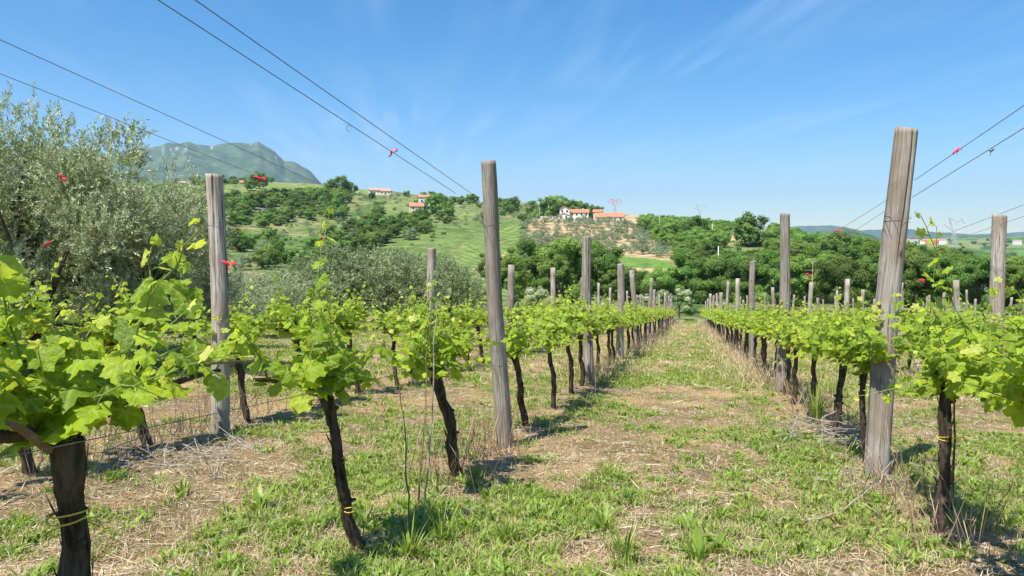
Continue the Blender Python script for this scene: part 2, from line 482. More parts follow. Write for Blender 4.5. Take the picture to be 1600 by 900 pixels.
M['wire'] = plain('wire_steel', (0.17, 0.165, 0.16), 0.5, .2, 30, 0.5)
M['ribbon'] = plain('red_ribbon', (0.75, 0.035, 0.06), 0.4, .12, 40)
M['tie'] = plain('yellow_tie', (0.62, 0.47, 0.06), 0.6, .15, 60)
M['rust'] = plain('rusty_iron', (0.15, 0.065, 0.035), 0.85, .4, 60)
M['yellow'] = plain('yellow_petal', (0.85, 0.62, 0.02), 0.6, .1, 60)

# ------------------------------------------------------------------ ground colours
FIELDS = [  # (outline in photo columns / rows of the ground, colour); painted where the ground itself has that crop or soil
    ([(360, 275), (600, 275), (600, 306), (470, 310), (350, 322)], (0.19, 0.235, 0.085)),
    ([(350, 318), (450, 306), (560, 310), (400, 335)], (0.20, 0.20, 0.12)),
    ([(380, 362), (480, 372), (560, 385), (560, 415), (400, 415)], (0.11, 0.185, 0.05)),
    ([(600, 318), (745, 318), (745, 345), (600, 352)], (0.17, 0.215, 0.08)),
    ([(600, 372), (700, 352), (830, 345), (820, 372), (745, 372), (690, 395), (600, 405)], (0.135, 0.195, 0.06)),
    ([(828, 352), (850, 342), (1030, 342), (1020, 376), (1060, 398), (1050, 408), (960, 392), (925, 402), (860, 440), (790, 450), (800, 395)], (0.44, 0.325, 0.20)),
    ([(925, 402), (960, 391), (1050, 407), (1062, 420), (960, 416), (935, 410)], (0.14, 0.24, 0.055)),
    ([(935, 411), (1070, 420), (1055, 445), (960, 455), (940, 430)], (0.52, 0.42, 0.24)),
    ([(1140, 364), (1196, 362), (1202, 376), (1140, 377)], (0.52, 0.37, 0.20)),
    ([(1255, 384), (1284, 386), (1282, 402), (1262, 398)], (0.50, 0.36, 0.20)),
]
def in_poly(px, py, poly):
    inside = np.zeros(px.shape, bool)
    n = len(poly)
    for i in range(n):
        x1, y1 = poly[i]; x2, y2 = poly[(i + 1) % n]
        c = ((y1 > py) != (y2 > py)) & (px < (x2 - x1) * (py - y1) / ((y2 - y1) + 1e-9) + x1)
        inside ^= c
    return inside
def greenness(X, Y):
    """how much of the vineyard floor is green: noise patches, more beside the rows"""
    g = fbm(X * 0.9, Y * 0.65, 4, 0.6)
    g2 = fbm(X * 3.3 + 40, Y * 2.6 + 9, 3, 0.6)
    v = g * 0.42 + g2 * 0.40 + fbm(X * 8.5 + 3, Y * 8.5, 2, .6) * .18 + .026
    rowd = np.min(np.abs(X[..., None] - np.array(ROWS_X)), axis=-1)
    v = v + 0.03 * np.exp(-((rowd - 0.55) / 0.4) ** 2) - 0.07 * np.exp(-(rowd / 0.25) ** 2)
    v = v + 0.035 * sstep(-0.4, 2.2, X) * (Y < 8) - 0.05 * ((X < -2.0) & (X > -9)) + 0.12 * sstep(66, 80, Y) + .05 * sstep(-7, -11, X)
    return v
def ground_colours(X, Y, z):
    px, r = px_of(X, Y); py = row_of(X, Y, H(X, Y, False))
    front = np.abs(polar(X, Y)[0]) < 1.1
    C = np.zeros(X.shape + (3,))
    # vineyard floor
    g = greenness(X, Y)
    soil = np.array([0.31, 0.235, 0.15]); straw = np.array([0.49, 0.355, 0.195]); green = np.array([0.20, 0.26, 0.08])
    s = fbm(X * 2.1 + 5, Y * 2.1 + 77, 4, .6)[..., None]
    base = soil * (1 - sstep(0.4, 0.62, s)) + straw * sstep(0.4, 0.62, s)
    k = (sstep(0.44, 0.64, g) * 0.65)[..., None]
    nearc = base * (1 - k) + green * k
    nearc = nearc * np.array([1.16, 1.12, 1.06])
    farg = sstep(64, 84, np.where(Y > 0, Y, 0))[..., None]
    nearc = nearc * (1 - farg) + np.array([0.13, 0.25, 0.04]) * farg
    # open country
    n1 = fbm(X / 26, Y / 26, 4, .6)[..., None]; n2 = fbm(X / 7 + 50, Y / 7, 3, .6)[..., None]
    n3 = fbm(X / 2.2, Y / 2.2, 3, .6)[..., None]
    cA = np.array([0.09, 0.15, 0.045]); cB = np.array([0.20, 0.22, 0.09]); cC = np.array([0.34, 0.29, 0.16])
    farc = cA * (1 - sstep(.35, .62, n1)) + cB * sstep(.35, .62, n1)
    farc = farc * (1 - 0.5 * sstep(.55, .75, n2)) + cC * 0.5 * sstep(.55, .75, n2)
    for poly, c in FIELDS:
        p = in_poly(px + (n2[..., 0] - .5) * 9, py + (n1[..., 0] - .5) * 5, poly) & front & (r > 100) & (r < 900)
        farc[p] = np.array(c) * (0.62 + 0.76 * n2[p]) * (0.8 + .4 * n3[p])
    # striped field: rows of young crop running up the slope
    p = in_poly(px, py, [(700, 400), (745, 368), (815, 352), (822, 385), (800, 470), (735, 478), (720, 425)]) & front & (r > 100) & (r < 700)
    st = (np.sin((X * 0.80 + Y * 0.60) * 2 * math.pi / 4.2) * .5 + .5)[..., None]
    farc[p] = (np.array([0.085, 0.175, 0.035]) * (1 - st[p]) + np.array([0.23, 0.28, 0.10]) * st[p])
    p = in_poly(px, py, [(738, 420), (790, 388), (792, 397), (745, 436)]) & front & (r > 100) & (r < 700)
    farc[p] = (0.34, 0.27, 0.14)
    p = in_poly(px, py, [(935, 411), (1070, 420), (1055, 445), (960, 455), (940, 430)]) & front & (r > 100) & (r < 700)
    st = (np.sin((X * 0.95 + Y * 0.3) * 2 * math.pi / 3.4) * .5 + .5)[..., None]
    farc[p] = (np.array([0.50, 0.40, 0.23]) * (1 - st[p]) + np.array([0.26, 0.30, 0.10]) * st[p])
    # patchwork of the far plain
    far = r > 850
    cell = np.floor(X / 260 + 0.35 * np.sin(Y / 300)).astype(int) * 7 + np.floor(Y / 190 + 0.4 * np.sin(X / 350)).astype(int) * 13
    cr = _H[cell & 255, (cell * 31) & 255]
    pal = np.array([[0.10, 0.21, 0.05], [0.15, 0.25, 0.08], [0.36, 0.31, 0.16], [0.08, 0.14, 0.045], [0.12, 0.23, 0.07], [0.22, 0.25, 0.10]])
    pc = pal[(cr * 5.99).astype(int)]
    hedge = (np.abs((X / 260 + 0.35 * np.sin(Y / 300)) % 1 - .5) > .46) | (np.abs((Y / 190 + 0.4 * np.sin(X / 350)) % 1 - .5) > .46)
    pc[hedge] = (0.05, 0.10, 0.03)
    farc[far] = pc[far]
    w = sstep(80, 100, r)[..., None]
    return nearc * (1 - w) + farc * w

def make_ground():
    fa = np.arange(-0.80, 0.80, 0.0019)
    ca = np.arange(0.80, 2 * math.pi - 0.80, 0.035)
    A = np.concatenate([fa, ca]); na = len(A)
    rr = [0.7]
    while rr[-1] < 12500: rr.append(rr[-1] * (1.0165 if rr[-1] < 900 else 1.03))
    rr = np.array(rr); nr = len(rr)
    a, r = np.meshgrid(A, rr, indexing='ij')
    X = r * (np.cos(a) * FW[0] + np.sin(a) * RT[0]); Y = r * (np.cos(a) * FW[1] + np.sin(a) * RT[1])
    Z = H(X, Y)
    C = ground_colours(X, Y, Z)
    near = (1 - sstep(75, 95, r))
    V = np.stack([X, Y, Z], -1).reshape(-1, 3)
    i = np.arange(na)[:, None]; i2 = (i + 1) % na; j = np.arange(nr - 1)[None]
    q = np.stack([i * nr + j, i * nr + j + 1, i2 * nr + j + 1, i2 * nr + j], -1).reshape(-1, 4)
    V = np.vstack([V, [[0, 0, h1(0, 0.01)]]]); c = len(V) - 1
    tri = np.stack([np.arange(na) * nr, ((np.arange(na) + 1) % na) * nr, np.full(na, c)], -1)
    C4 = np.concatenate([C.reshape(-1, 3), np.ones((na * nr, 1))], 1); C4 = np.vstack([C4, [[.3, .25, .17, 1]]])
    nr1 = np.concatenate([near.ravel(), [1]])
    m, t, b = nmat('ground')
    base = attr(t, 'col', 'Color')
    vn = objco(t)
    nf = attr(t, 'near')
    f1 = noise(t, 55, 5, .7, vn); f2 = noise(t, 9, 4, .65, vn); f3 = noise(t, 190, 3, .7, vn)
    vo = N(t, 'ShaderNodeTexVoronoi'); vo.inputs['Scale'].default_value = 34; t.links.new(vn, vo.inputs['Vector'])
    dk = ramp(t, f1, [(0.33, (0.36, 0.32, 0.28)), (0.46, (0.92, 0.88, 0.83)), (0.64, (1.45, 1.38, 1.26))])
    c1 = mixrgb(t, nf, base, mixrgb(t, 1.0, base, dk, 'MULTIPLY'))
    st = ramp(t, f3, [(0.55, (0, 0, 0)), (0.68, (0.5, 0.5, 0.5))])
    c2 = mixrgb(t, math_(t, 'MULTIPLY', st, nf), c1, (0.55, 0.44, 0.29))
    gm = ramp(t, f2, [(0.54, (0, 0, 0)), (0.66, (0.45, 0.45, 0.45))])
    c3 = mixrgb(t, math_(t, 'MULTIPLY', gm, nf), c2, (0.13, 0.185, 0.05))
    ff = ramp(t, noise(t, .9, 5, .75, vn), [(0.3, (0.62, 0.66, 0.6)), (0.7, (1.3, 1.25, 1.2))])
    c4 = mixrgb(t, 1.0, c3, ff, 'MULTIPLY')
    fg = ramp(t, noise(t, .16, 5, .72, vn), [(0.36, (0.66, 0.72, 0.64)), (0.64, (1.3, 1.22, 1.16))])
    c4 = mixrgb(t, 1.0, c4, mixrgb(t, nf, fg, (1.0, 1.0, 1.0)), 'MULTIPLY')
    t.links.new(c4, b.inputs['Base Color'])
    b.inputs['Roughness'].default_value = 0.95; b.inputs['Specular IOR Level'].default_value = 0.1
    bump(t, b, math_(t, 'ADD', f1, math_(t, 'MULTIPLY', vo.outputs['Distance'], 0.5)), 1.0, 0.05)
    me = mesh_np('ground', V, [(q, 0), (tri, 0)], [m], {'col': C4, 'near': nr1}, smooth=True)
    o = link('ground', me); tag(o, kind='structure')
make_ground()

# ------------------------------------------------------------------ the mountain
def make_mountain():
    prof = [(-700, 330), (-500, 300), (-300, 285), (-100, 255), (0, 240), (90, 246), (170, 240), (215, 236), (250, 230), (268, 225), (285, 226), (298, 223), (312, 227), (332, 229), (350, 226), (375, 224), (395, 225), (407, 223), (420, 230),
            (432, 237), (441, 246), (448, 253), (458, 253), (470, 258), (482, 265), (492, 273), (503, 286), (520, 300), (545, 325), (580, 350), (640, 372), (700, 384)]
    px = np.array([p[0] for p in prof], float); py = np.array([p[1] for p in prof], float)
    ang = np.arctan((px - 800) / F)
    A = np.linspace(ang[0], ang[-1], 620)
    D = 6200.0
    y = np.interp(A, ang, py)
    crest = (385 - y) / F * D * np.cos(A)
    jit = (fbm(A * 120, A * 0 + 3, 4, .5) - .5) * 13 * sstep(0, 200, crest)
    crest = crest + jit
    s = np.linspace(-1, 1, 150)
    a, ss = np.meshgrid(A, s, indexing='ij')
    r = D + ss * 1900
    X = r * (np.cos(a) * FW[0] + np.sin(a) * RT[0]); Y = r * (np.cos(a) * FW[1] + np.sin(a) * RT[1])
    shape = np.clip(1 - np.abs(ss) ** 1.15, 0, 1)
    g = np.abs(fbm(X / 700, Y / 700, 5, .5) - .5) * 2
    Z = crest[:, None] * (shape - (g * 0.30 + 0.05) * shape * (1 - shape) * 2.4) - 60 * (1 - shape) + EYE
    n = len(A); k = len(s)
    i = np.arange(n - 1)[:, None]; j = np.arange(k - 1)[None]
    q = np.stack([i * k + j, (i + 1) * k + j, (i + 1) * k + j + 1, i * k + j + 1], -1).reshape(-1, 4)
    pxg = 800 + F * np.tan(a)
    yy = 385 - (Z - EYE) / (r * np.cos(a)) * F
    rock = np.zeros(Z.shape)
    rn = fbm(pxg / 5, yy / 9, 4, .6)
    for (cx, cy, wx, wy) in ((276, 236, 20, 9), (296, 232, 7, 14), (266, 231, 6, 5), (432, 247, 9, 8), (440, 258, 6, 6), (398, 228, 10, 3), (335, 232, 6, 3)):
        d = ((pxg - cx) / wx) ** 2 + ((yy - cy) / wy) ** 2
        rock = np.maximum(rock, np.exp(-d) * sstep(.54, .70, rn) * .5)
    rock = rock * (ss < 0.02)
    m, t, b = nmat('mountain')
    vn = objco(t, (.001, .001, .001))
    c = ramp(t, noise(t, 9, 7, .68, vn), [(0.36, (0.030, 0.062, 0.028)), (0.52, (0.065, 0.11, 0.045)), (0.68, (0.15, 0.175, 0.09))])
    c = mixrgb(t, attr(t, 'rock'), c, (0.62, 0.58, 0.53))
    t.links.new(c, b.inputs['Base Color']); b.inputs['Roughness'].default_value = 1; b.inputs['Specular IOR Level'].default_value = 0
    me = mesh_np('mountain', np.stack([X, Y, Z], -1).reshape(-1, 3), [(q, 0)], [m], {'rock': rock.ravel()}, smooth=True)
    tag(link('mountain', me), kind='structure')
    # low blue ridges on the right horizon
    for nm, pts, D2, w in (('distant_ridge', [(1130, 385), (1180, 366), (1240, 353), (1300, 352), (1345, 360), (1400, 356), (1460, 362), (1520, 366), (1600, 362), (1700, 368), (1800, 385)], 11500, 900),
                           ('distant_hill', [(1215, 392), (1250, 378), (1275, 366), (1300, 359), (1318, 357), (1335, 361), (1352, 366), (1380, 374), (1420, 392)], 2600, 420)):
        px = np.array([p[0] for p in pts], float); py = np.array([p[1] for p in pts], float)
        ang = np.arctan((px - 800) / F); A = np.linspace(ang[0], ang[-1], 160)
        crest = (388 - np.interp(A, ang, py)) / F * D2 * np.cos(A) * (1 + .06 * (fbm(A * 300, A * 0 + 8, 3) - .5))
        s = np.linspace(-1, 1, 30); a, ss = np.meshgrid(A, s, indexing='ij'); r = D2 + ss * w
        X = r * (np.cos(a) * FW[0] + np.sin(a) * RT[0]); Y = r * (np.cos(a) * FW[1] + np.sin(a) * RT[1])
        Z = crest[:, None] * np.cos(ss * math.pi / 2) ** .9 + EYE - 3 / F * D2 + (fbm(X / 160, Y / 160, 3) - .5) * 12 - 25 * np.abs(ss) ** 3
        k = len(s); i = np.arange(len(A) - 1)[:, None]; j = np.arange(k - 1)[None]
        q = np.stack([i * k + j, (i + 1) * k + j, (i + 1) * k + j + 1, i * k + j + 1], -1).reshape(-1, 4)
        me = mesh_np(nm, np.stack([X, Y, Z], -1).reshape(-1, 3), [(q, 0)], [m], {'rock': np.zeros(Z.size)}, smooth=True)
        tag(link(nm, me), kind='structure')
make_mountain()

# ------------------------------------------------------------------ trees
def crown_leaves(G, C, Rr, n, L, W, seed, m=1, up=0.25, squash=0.75):
    """leaf clumps: n leaves spread over the clump centres C with radii Rr"""
    g = np.random.default_rng(seed)
    wgt = Rr ** 2; wgt = wgt / wgt.sum()
    k = g.choice(len(C), n, p=wgt)
    d = unit(g.normal(0, 1, (n, 3)))
    rad = g.random(n) ** 0.45
    P = C[k] + d * (Rr[k] * rad)[:, None] * np.array([1, 1, squash])
    nn = unit(d + unit(C[k] - C.mean(0)) * .5 + g.normal(0, .38, (n, 3)) + np.array([0, 0, up + .35]))
    D = unit(np.cross(nn, g.normal(0, 1, (n, 3))))
    S = unit(np.cross(nn, D))
    P = P - D * (L * .5)
    cl = g.random(len(C)) * 0.5
    rv = np.clip(cl[k] + g.random(n) * 0.5 + 0.12 * d[:, 2], 0, 1)
    blades(G, P, D, S, L * (0.7 + .6 * g.random(n)), W * (0.7 + .6 * g.random(n)), m, rnd=rv)
def tree_parts(seed, h, R_, n, L, W, kind='oak', detail=1):
    g = np.random.default_rng(seed)
    T = Geo(); K = Geo()
    th = h * (0.22 if kind != 'olive' else 0.2)
    nc = {'oak': 46, 'poplar': 34, 'olive': 32, 'bush': 12}[kind]
    if kind == 'poplar': rad = (R_, R_, h * .42); cz = h * .56
    elif kind == 'bush': rad = (R_, R_, h * .42); cz = h * .48
    elif kind == 'olive': rad = (R_, R_, h * .44); cz = h * .50
    else: rad = (R_, R_, h * .44); cz = h * .52
    d = unit(g.normal(0, 1, (nc, 3))); d[:, 2] = np.where(g.random(nc) < .33, -np.abs(d[:, 2]), np.abs(d[:, 2])) * .95
    sc = (0.45 + 0.55 * g.random(nc) ** .6)[:, None]
    C = d * sc * np.array(rad) * np.array([1, 1, 1]) * (0.76 + .42 * g.random((nc, 1))) + np.array([0, 0, cz])
    C[:, 2] = np.maximum(C[:, 2], h * .13)
    Rc = R_ * (0.17 + 0.27 * g.random(nc) ** 1.4)
    lean = g.normal(0, .06, 2) * h
    zz = np.linspace(-.3 if kind != 'far' else -1, cz, 7)
    tp = np.stack([lean[0] * (zz / h) ** 2 + g.normal(0, .02 * R_, 7), lean[1] * (zz / h) ** 2 + g.normal(0, .02 * R_, 7), zz], 1)
    tr = np.linspace(1, .35, 7) * h * (0.026 if kind != 'poplar' else .016) + np.array([.02 * h] + [0] * 6)
    T.tube(tp, tr, 8 if detail else 5, 0, rough=.06, seed=seed)
    nl = min(nc, 12 if detail else 5)
    for k in range(nl):
        s0 = tp[2 + k % 4]; e = C[k]
        mid = (s0 + e) / 2 + np.array([0, 0, -0.05 * h]) + g.normal(0, .04 * h, 3)
        q = np.linspace(0, 1, 5)[:, None]
        P = (1 - q) ** 2 * s0 + 2 * q * (1 - q) * mid + q * q * e
        T.tube(P, np.linspace(.010, .0025, 5) * h, 5 if detail else 4, 0)
    if kind == 'olive' and detail:
        # upright leafy shoots all over the crown
        ns = n // 34
        k = g.integers(0, nc, ns); dd = unit(g.normal(0, 1, (ns, 3)))
        B = C[k] + dd * (Rc[k] * g.random(ns) ** .4)[:, None]
        dirs = unit(dd * .55 + g.normal(0, .35, (ns, 3)) + np.array([0, 0, .75]))
        ln = (0.22 + .30 * g.random(ns)) * h / 5
        u = np.linspace(0, 1, 34)[None, :, None]
        P = (B[:, None] + dirs[:, None] * u * ln[:, None, None] + np.array([0, 0, -0.06]) * u ** 2).reshape(-1, 3)
        A_ = np.repeat(dirs, 34, 0)
        o = unit(np.cross(A_, g.normal(0, 1, A_.shape)))
        D = unit(o * .8 + A_ * .75); S = unit(np.cross(D, g.normal(0, 1, D.shape)))
        rv = np.clip(np.repeat(g.random(ns) * .35, 34) + g.random(len(P)) * .68, 0, 1)
        m_ = len(P)
        blades(K, P, D, S, L * (.7 + .5 * g.random(m_)), W * (.7 + .6 * g.random(m_)), 0, rnd=rv)
    else:
        crown_leaves(K, C, Rc, n, L, W, seed + 1, 0)
    return T, K
TREE = {}
def tree_lib(key, seed, h, R_, n, L, W, kind, leaf, barkm, detail=1):
    T, K = tree_parts(seed, h, R_, n, L, W, kind, detail)
    if detail:
        TREE.setdefault(key, []).append((T.mesh(key + '_trunk', [M[barkm]], True), K.mesh(key + '_crown', [M[leaf]])))
    else:
        G = Geo()
        V = np.vstack(T.V); 
        for (m, k), f in T.F.items(): pass
        G.V = [np.vstack(T.V)]; G.n = T.n
        for (m, k), f in T.F.items(): G.F[(0, k)] = [np.vstack(f)]
        G.A['rnd'] = [(0, np.zeros(T.n))]
        off = G.n
        VK = np.vstack(K.V); fk = np.vstack([x for (m, k), ff in K.F.items() for x in ff])
        rk = np.concatenate([v for st, v in K.A['rnd']])
        G.add(VK, fk, 1, rnd=rk)
        TREE.setdefault(key, []).append(G.mesh(key, [M[barkm], M[leaf]]))
for s in range(5): tree_lib('wood', 100 + s, 9.5, 4.4, 3600, .58, .44, 'oak', 'oak_leaf', 'tree_bark', 0)
for s in range(3): tree_lib('woodlight', 120 + s, 8.5, 3.9, 3200, .54, .42, 'oak', 'lime_leaf', 'tree_bark', 0)
for s in range(4): tree_lib('orchard', 140 + s, 4.6, 2.3, 1100, .34, .16, 'oak', 'olive_far', 'olive_bark', 0)
for s in range(2): tree_lib('orchardtall', 150 + s, 8.0, 3.4, 2600, .46, .26, 'oak', 'olive_far', 'olive_bark', 0)
for s in range(3): tree_lib('shrub', 160 + s, 3.0, 2.0, 900, .34, .24, 'bush', 'lime_leaf', 'tree_bark', 0)
for s in range(3): tree_lib('valley', 180 + s, 11, 3.8, 26000, .27, .18, 'oak', 'oak_leaf', 'tree_bark', 1)
for s in range(2): tree_lib('valleylight', 190 + s, 10, 2.7, 13000, .24, .15, 'poplar', 'lime_leaf', 'tree_bark', 1)
for s in range(1): tree_lib('hawthorn', 200 + s, 4.2, 2.3, 6500, .16, .13, 'bush', 'blossom', 'tree_bark', 1)
for s in range(3): tree_lib('olive_mid', 210 + s, 4.8, 2.5, 36000, .12, .030, 'olive', 'olive_mid', 'olive_bark', 1)
for s in range(3): tree_lib('olive_near', 220 + s, 5.0, 2.1, 135000, .072, .0175, 'olive', 'olive_leaf', 'olive_bark', 1)

def put_tree(name, key, x, y, sc, label, cat, group, v=None, rz=None, sz=1.0, sink=0.0):
    lib = TREE[key]; e = lib[rnd.randrange(len(lib)) if v is None else v]
    z = h1(x, y) - sink
    rz = rnd.random() * 6.28 if rz is None else rz
    if isinstance(e, tuple):
        o = empty(name, (x, y, z), rz)
        link('trunk', e[0], o); link('crown', e[1], o)
    else:
        o = link(name, e, None, (x, y, z)); o.rotation_euler = (0, 0, rz)
    o.scale = (sc * (.94 + .12 * rnd.random()), sc * (.94 + .12 * rnd.random()), sc * sz)
    return tag(o, label, cat, group)

# near olive trees on the left, beyond the vines
G_ol = 'olive trees behind the vines on the left'
for px, d, v, sc, sz, lab in (
        (45, 13.6, 0, .88, 1.02, 'tallest silvery olive tree, at the left edge behind the front vines'),
        (212, 14.6, 1, .76, .87, 'silvery olive tree with upright shoots, left of the first post of the far left row'),
        (-130, 14.5, 2, .9, .74, 'olive tree cut off by the left edge of the picture'),
        (140, 18.5, 2, .9, .66, 'olive tree standing behind and between the two tallest olives'),
        (300, 21, 0, .70, .66, 'grey green olive tree just behind the first post of the far left row'),
        (395, 27, 1, .85, .52, 'low olive tree right of the first post of the far left row')):
    x, y = at(px, d); put_tree('olive_tree', 'olive_near', x, y, sc, lab, 'olive tree', G_ol, v, v * 1.3 + px, sz)
k = 0
for px, d, sc in ((455, 33, .80), (530, 36, 1.0), (600, 38, 1.12), (655, 41, 1.02), (705, 44, 1.0), (485, 46, .9), (565, 50, 1.0), (430, 50, .95), (350, 40, .9), (640, 56, .9), (740, 57, .8), (300, 46, 1.0)):
    x, y = at(px, d)
    put_tree('olive_tree', 'olive_mid', x, y, sc, 'silvery olive in the grove beyond the left rows, %s' % ['low one by the first post', 'left of its middle', 'tallest in its middle', 'behind the post right of its middle', 'rightmost in front',
        'second line left', 'second line middle', 'second line far left', 'half hidden by a post', 'second line right', 'rear right end', 'low behind the nearest olives'][k], 'olive tree', 'silvery olive grove beyond the left rows', k % 3, None, .68 if px < 500 else .82)
    k += 1

# trees at the foot of the slope, behind the end of the rows
lab_v = ['leafy green tree in the valley, behind the %s' % s for s in ()]
vt = [(770, 112, 'valleylight', 1.0, 'light green slender tree just right of the tallest left post'), (800, 104, 'valleylight', .92, 'light green airy tree between the tall post and the orchard'),
      (842, 112, 'valley', .98, 'dark leafy tree left of the second post of the left row'), (885, 108, 'valley', 1.08, 'broad dark green tree directly behind the second left post'),
      (872, 98, 'valleylight', .90, 'light green tree in front of the broad dark one behind the second left post'),
      (935, 110, 'valley', 1.06, 'dark green tree between the second and third left posts'), (985, 118, 'valley', .72, 'low rounded tree below the tan striped field'),
      (955, 96, 'valleylight', .68, 'small light green tree behind the third left post'), (1030, 112, 'valley', .70, 'round green tree above the end of the grass path'),
      (1075, 118, 'valley', .84, 'dark tree standing right above the end of the grass path'), (1120, 116, 'valley', .9, 'dark tree right of the end of the grass path'),
      (1165, 112, 'valley', .86, 'green tree behind the distant posts of the right row'), (1215, 110, 'valley', .8, 'green tree behind the second post of the right row'),
      (1265, 112, 'valley', .84, 'green tree behind the thin cross shaped pole'), (1315, 106, 'valley', .80, 'green tree left of the thickest post, low in the valley'),
      (1375, 108, 'valley', .82, 'green tree hidden behind the thickest post'), (1430, 110, 'valley', .84, 'green tree low in the valley, right of the thickest post'),
      (1480, 108, 'valley', .80, 'green tree behind the leaning post of the third right row'), (1535, 106, 'valley', .74, 'green tree left of the rightmost thick post'),
      (1590, 108, 'valley', .72, 'green tree at the right edge, low in the valley'), (1650, 108, 'valley', .8, 'green tree just beyond the right edge of the picture'),
      (720, 100, 'valleylight', .62, 'small light tree left of the tallest left post')]
for px, d, key, sc, lab in vt:
    x, y = at(px, d); put_tree('valley_tree', key, x, y, sc, lab, 'tree', 'trees along the foot of the vineyard')
for px, d, sc, lab in ((832, 84, .95, 'white flowering bush behind the vines left of the second post'), (1062, 90, 1.0, 'pale blossoming bush at the end of the grass path'), (1012, 92, .8, 'small blossoming bush behind the last left posts'), (1128, 92, .6, 'little blossoming bush behind the last right posts')):
    x, y = at(px, d); put_tree('flowering_bush', 'hawthorn', x, y, sc, lab, 'bush', 'blossoming bushes by the vineyard end')

# wood covering the hill on the right
def scatter(poly, rlo, rhi, n, mind, seed, keep=None):
    g = np.random.default_rng(seed); out = []
    xs = [p[0] for p in poly]; 
    tries = 0
    while len(out) < n and tries < n * 60:
        tries += 1
        px = g.uniform(min(xs), max(xs)); r = math.sqrt(g.uniform(rlo ** 2, rhi ** 2))
        x, y = at(px, r); py = float(row_of(np.array([x]), np.array([y]), H(np.array([x]), np.array([y])))[0])
        if not in_poly(np.array([px]), np.array([py]), poly)[0]: continue
        if any((x - a) ** 2 + (y - b) ** 2 < mind ** 2 for a, b, _ in out): continue
        out.append((x, y, r))
    return out
BARE = [[(1138, 360), (1200, 358), (1204, 384), (1138, 384)], [(1255, 381), (1288, 382), (1286, 408), (1258, 404)]]
wood = scatter([(1000, 352), (1010, 342), (1100, 347), (1200, 360), (1300, 374), (1400, 394), (1500, 420), (1760, 432), (1760, 500), (1050, 500), (1070, 430), (1050, 398), (1020, 376)], 125, 560, 900, 5.4, 3)
wood = [w for w in wood if not any(in_poly(np.array([px_of(np.array([w[0]]), np.array([w[1]]))[0][0]]), np.array([row_of(np.array([w[0]]), np.array([w[1]]), H(np.array([w[0]]), np.array([w[1]])))[0]]), b)[0] for b in BARE)]
def hides(w, a, b, top, base):
    p = px_of(np.array([w[0]]), np.array([w[1]]))[0][0]; q = row_of(np.array([w[0]]), np.array([w[1]]), H(np.array([w[0]]), np.array([w[1]])))[0]
    return a < p < b and q > base and q - 7.5 * F / w[2] < top
wood = [w for w in wood if not hides(w, 1132, 1204, 378, 362) and not hides(w, 1254, 1286, 402, 386)]
wood.sort(key=lambda w: w[2])
left_wood = []
for poly, n, md in (([(285, 345), (300, 318), (400, 312), (480, 306), (545, 308), (552, 325), (540, 345), (470, 345), (400, 362), (330, 368)], 150, 4.6),
                    ([(300, 290), (345, 284), (425, 284), (430, 292), (380, 302), (300, 318)], 26, 8),
                    ([(480, 395), (560, 362), (600, 352), (660, 348), (672, 362), (640, 376), (560, 400), (540, 412), (495, 412)], 44, 6),
                    ([(355, 375), (430, 380), (440, 400), (470, 425), (360, 425)], 20, 6),
                    ([(515, 291), (568, 293), (566, 299), (515, 297)], 9, 6)):
    left_wood += [(w, 0) for w in scatter(poly, 130, 760, n, md, len(left_wood) + 5)]
def place_far(lst, name, label, cat, group, pick, smin=.7, smax=1.15):
    for w in lst:
        x, y, r = w
        put_tree(name, pick(), x, y, rnd.uniform(smin, smax), label, cat, group, None, None, rnd.uniform(.75, 1.02), 0.5)
pickw = lambda: 'wood' if rnd.random() < .6 else ('woodlight' if rnd.random() < .85 else 'orchardtall')
IND = 200
place_far(wood[:IND], 'broadleaf_tree', 'green broadleaf tree in the dense wood on the right hillside', 'tree', 'trees of the wood on the right hillside', pickw, .58, .95)
place_far([w for w, _ in left_wood][:240], 'oak_tree', 'dark green tree in the woods on the left hillside', 'tree', 'trees of the woods on the left hillside', pickw, .72, 1.02)
def merged_wood(name, pts, keys, smin, smax, kind_cat):
    """the rest of the wood as one mass"""
    Vs, Fs, Ms, As = [], [], [], []; n = 0
    src = {}
    for key in keys:
        for me in TREE[key]:
            V = np.empty(len(me.vertices) * 3, np.float32); me.vertices.foreach_get('co', V)
            nf = len(me.polygons); ls = np.empty(nf, np.int32); me.polygons.foreach_get('loop_total', ls)
            st = np.empty(nf, np.int32); me.polygons.foreach_get('loop_start', st)
            vi = np.empty(len(me.loops), np.int32); me.loops.foreach_get('vertex_index', vi)
            mi = np.empty(nf, np.int32); me.polygons.foreach_get('material_index', mi)
            a = np.empty(len(me.vertices), np.float32); me.attributes['rnd'].data.foreach_get('value', a)
            q = (ls == 4) & (mi == 1)
            src.setdefault(key, []).append((V.reshape(-1, 3), vi[st[q][:, None] + np.arange(4)], a))
    mats = [M['oak_leaf'], M['lime_leaf']]
    out = [[], []]
    for x, y, r in pts:
        key = rnd.choice(keys); V, f, a = rnd.choice(src[key])
        s = rnd.uniform(smin, smax); c, sn = math.cos(r), math.sin(r)
        V2 = V @ np.array([[c, sn, 0], [-sn, c, 0], [0, 0, .9]]) * s + np.array([x, y, h1(x, y) - .5])
        Vs.append(V2); As.append(a); out[0 if key == 'wood' else 1].append(f + n); n += len(V)
    me = mesh_np(name, np.vstack(Vs), [(np.vstack(o), k) for k, o in enumerate(out) if o], mats, {'rnd': np.concatenate(As)})
    tag(link(name, me), 'dense far mass of green wood closing the right hillside up to its skyline', 'wood', None, 'stuff')
merged_wood('woodland', wood[IND:], ['wood', 'woodlight'], .58, .95, 'wood')

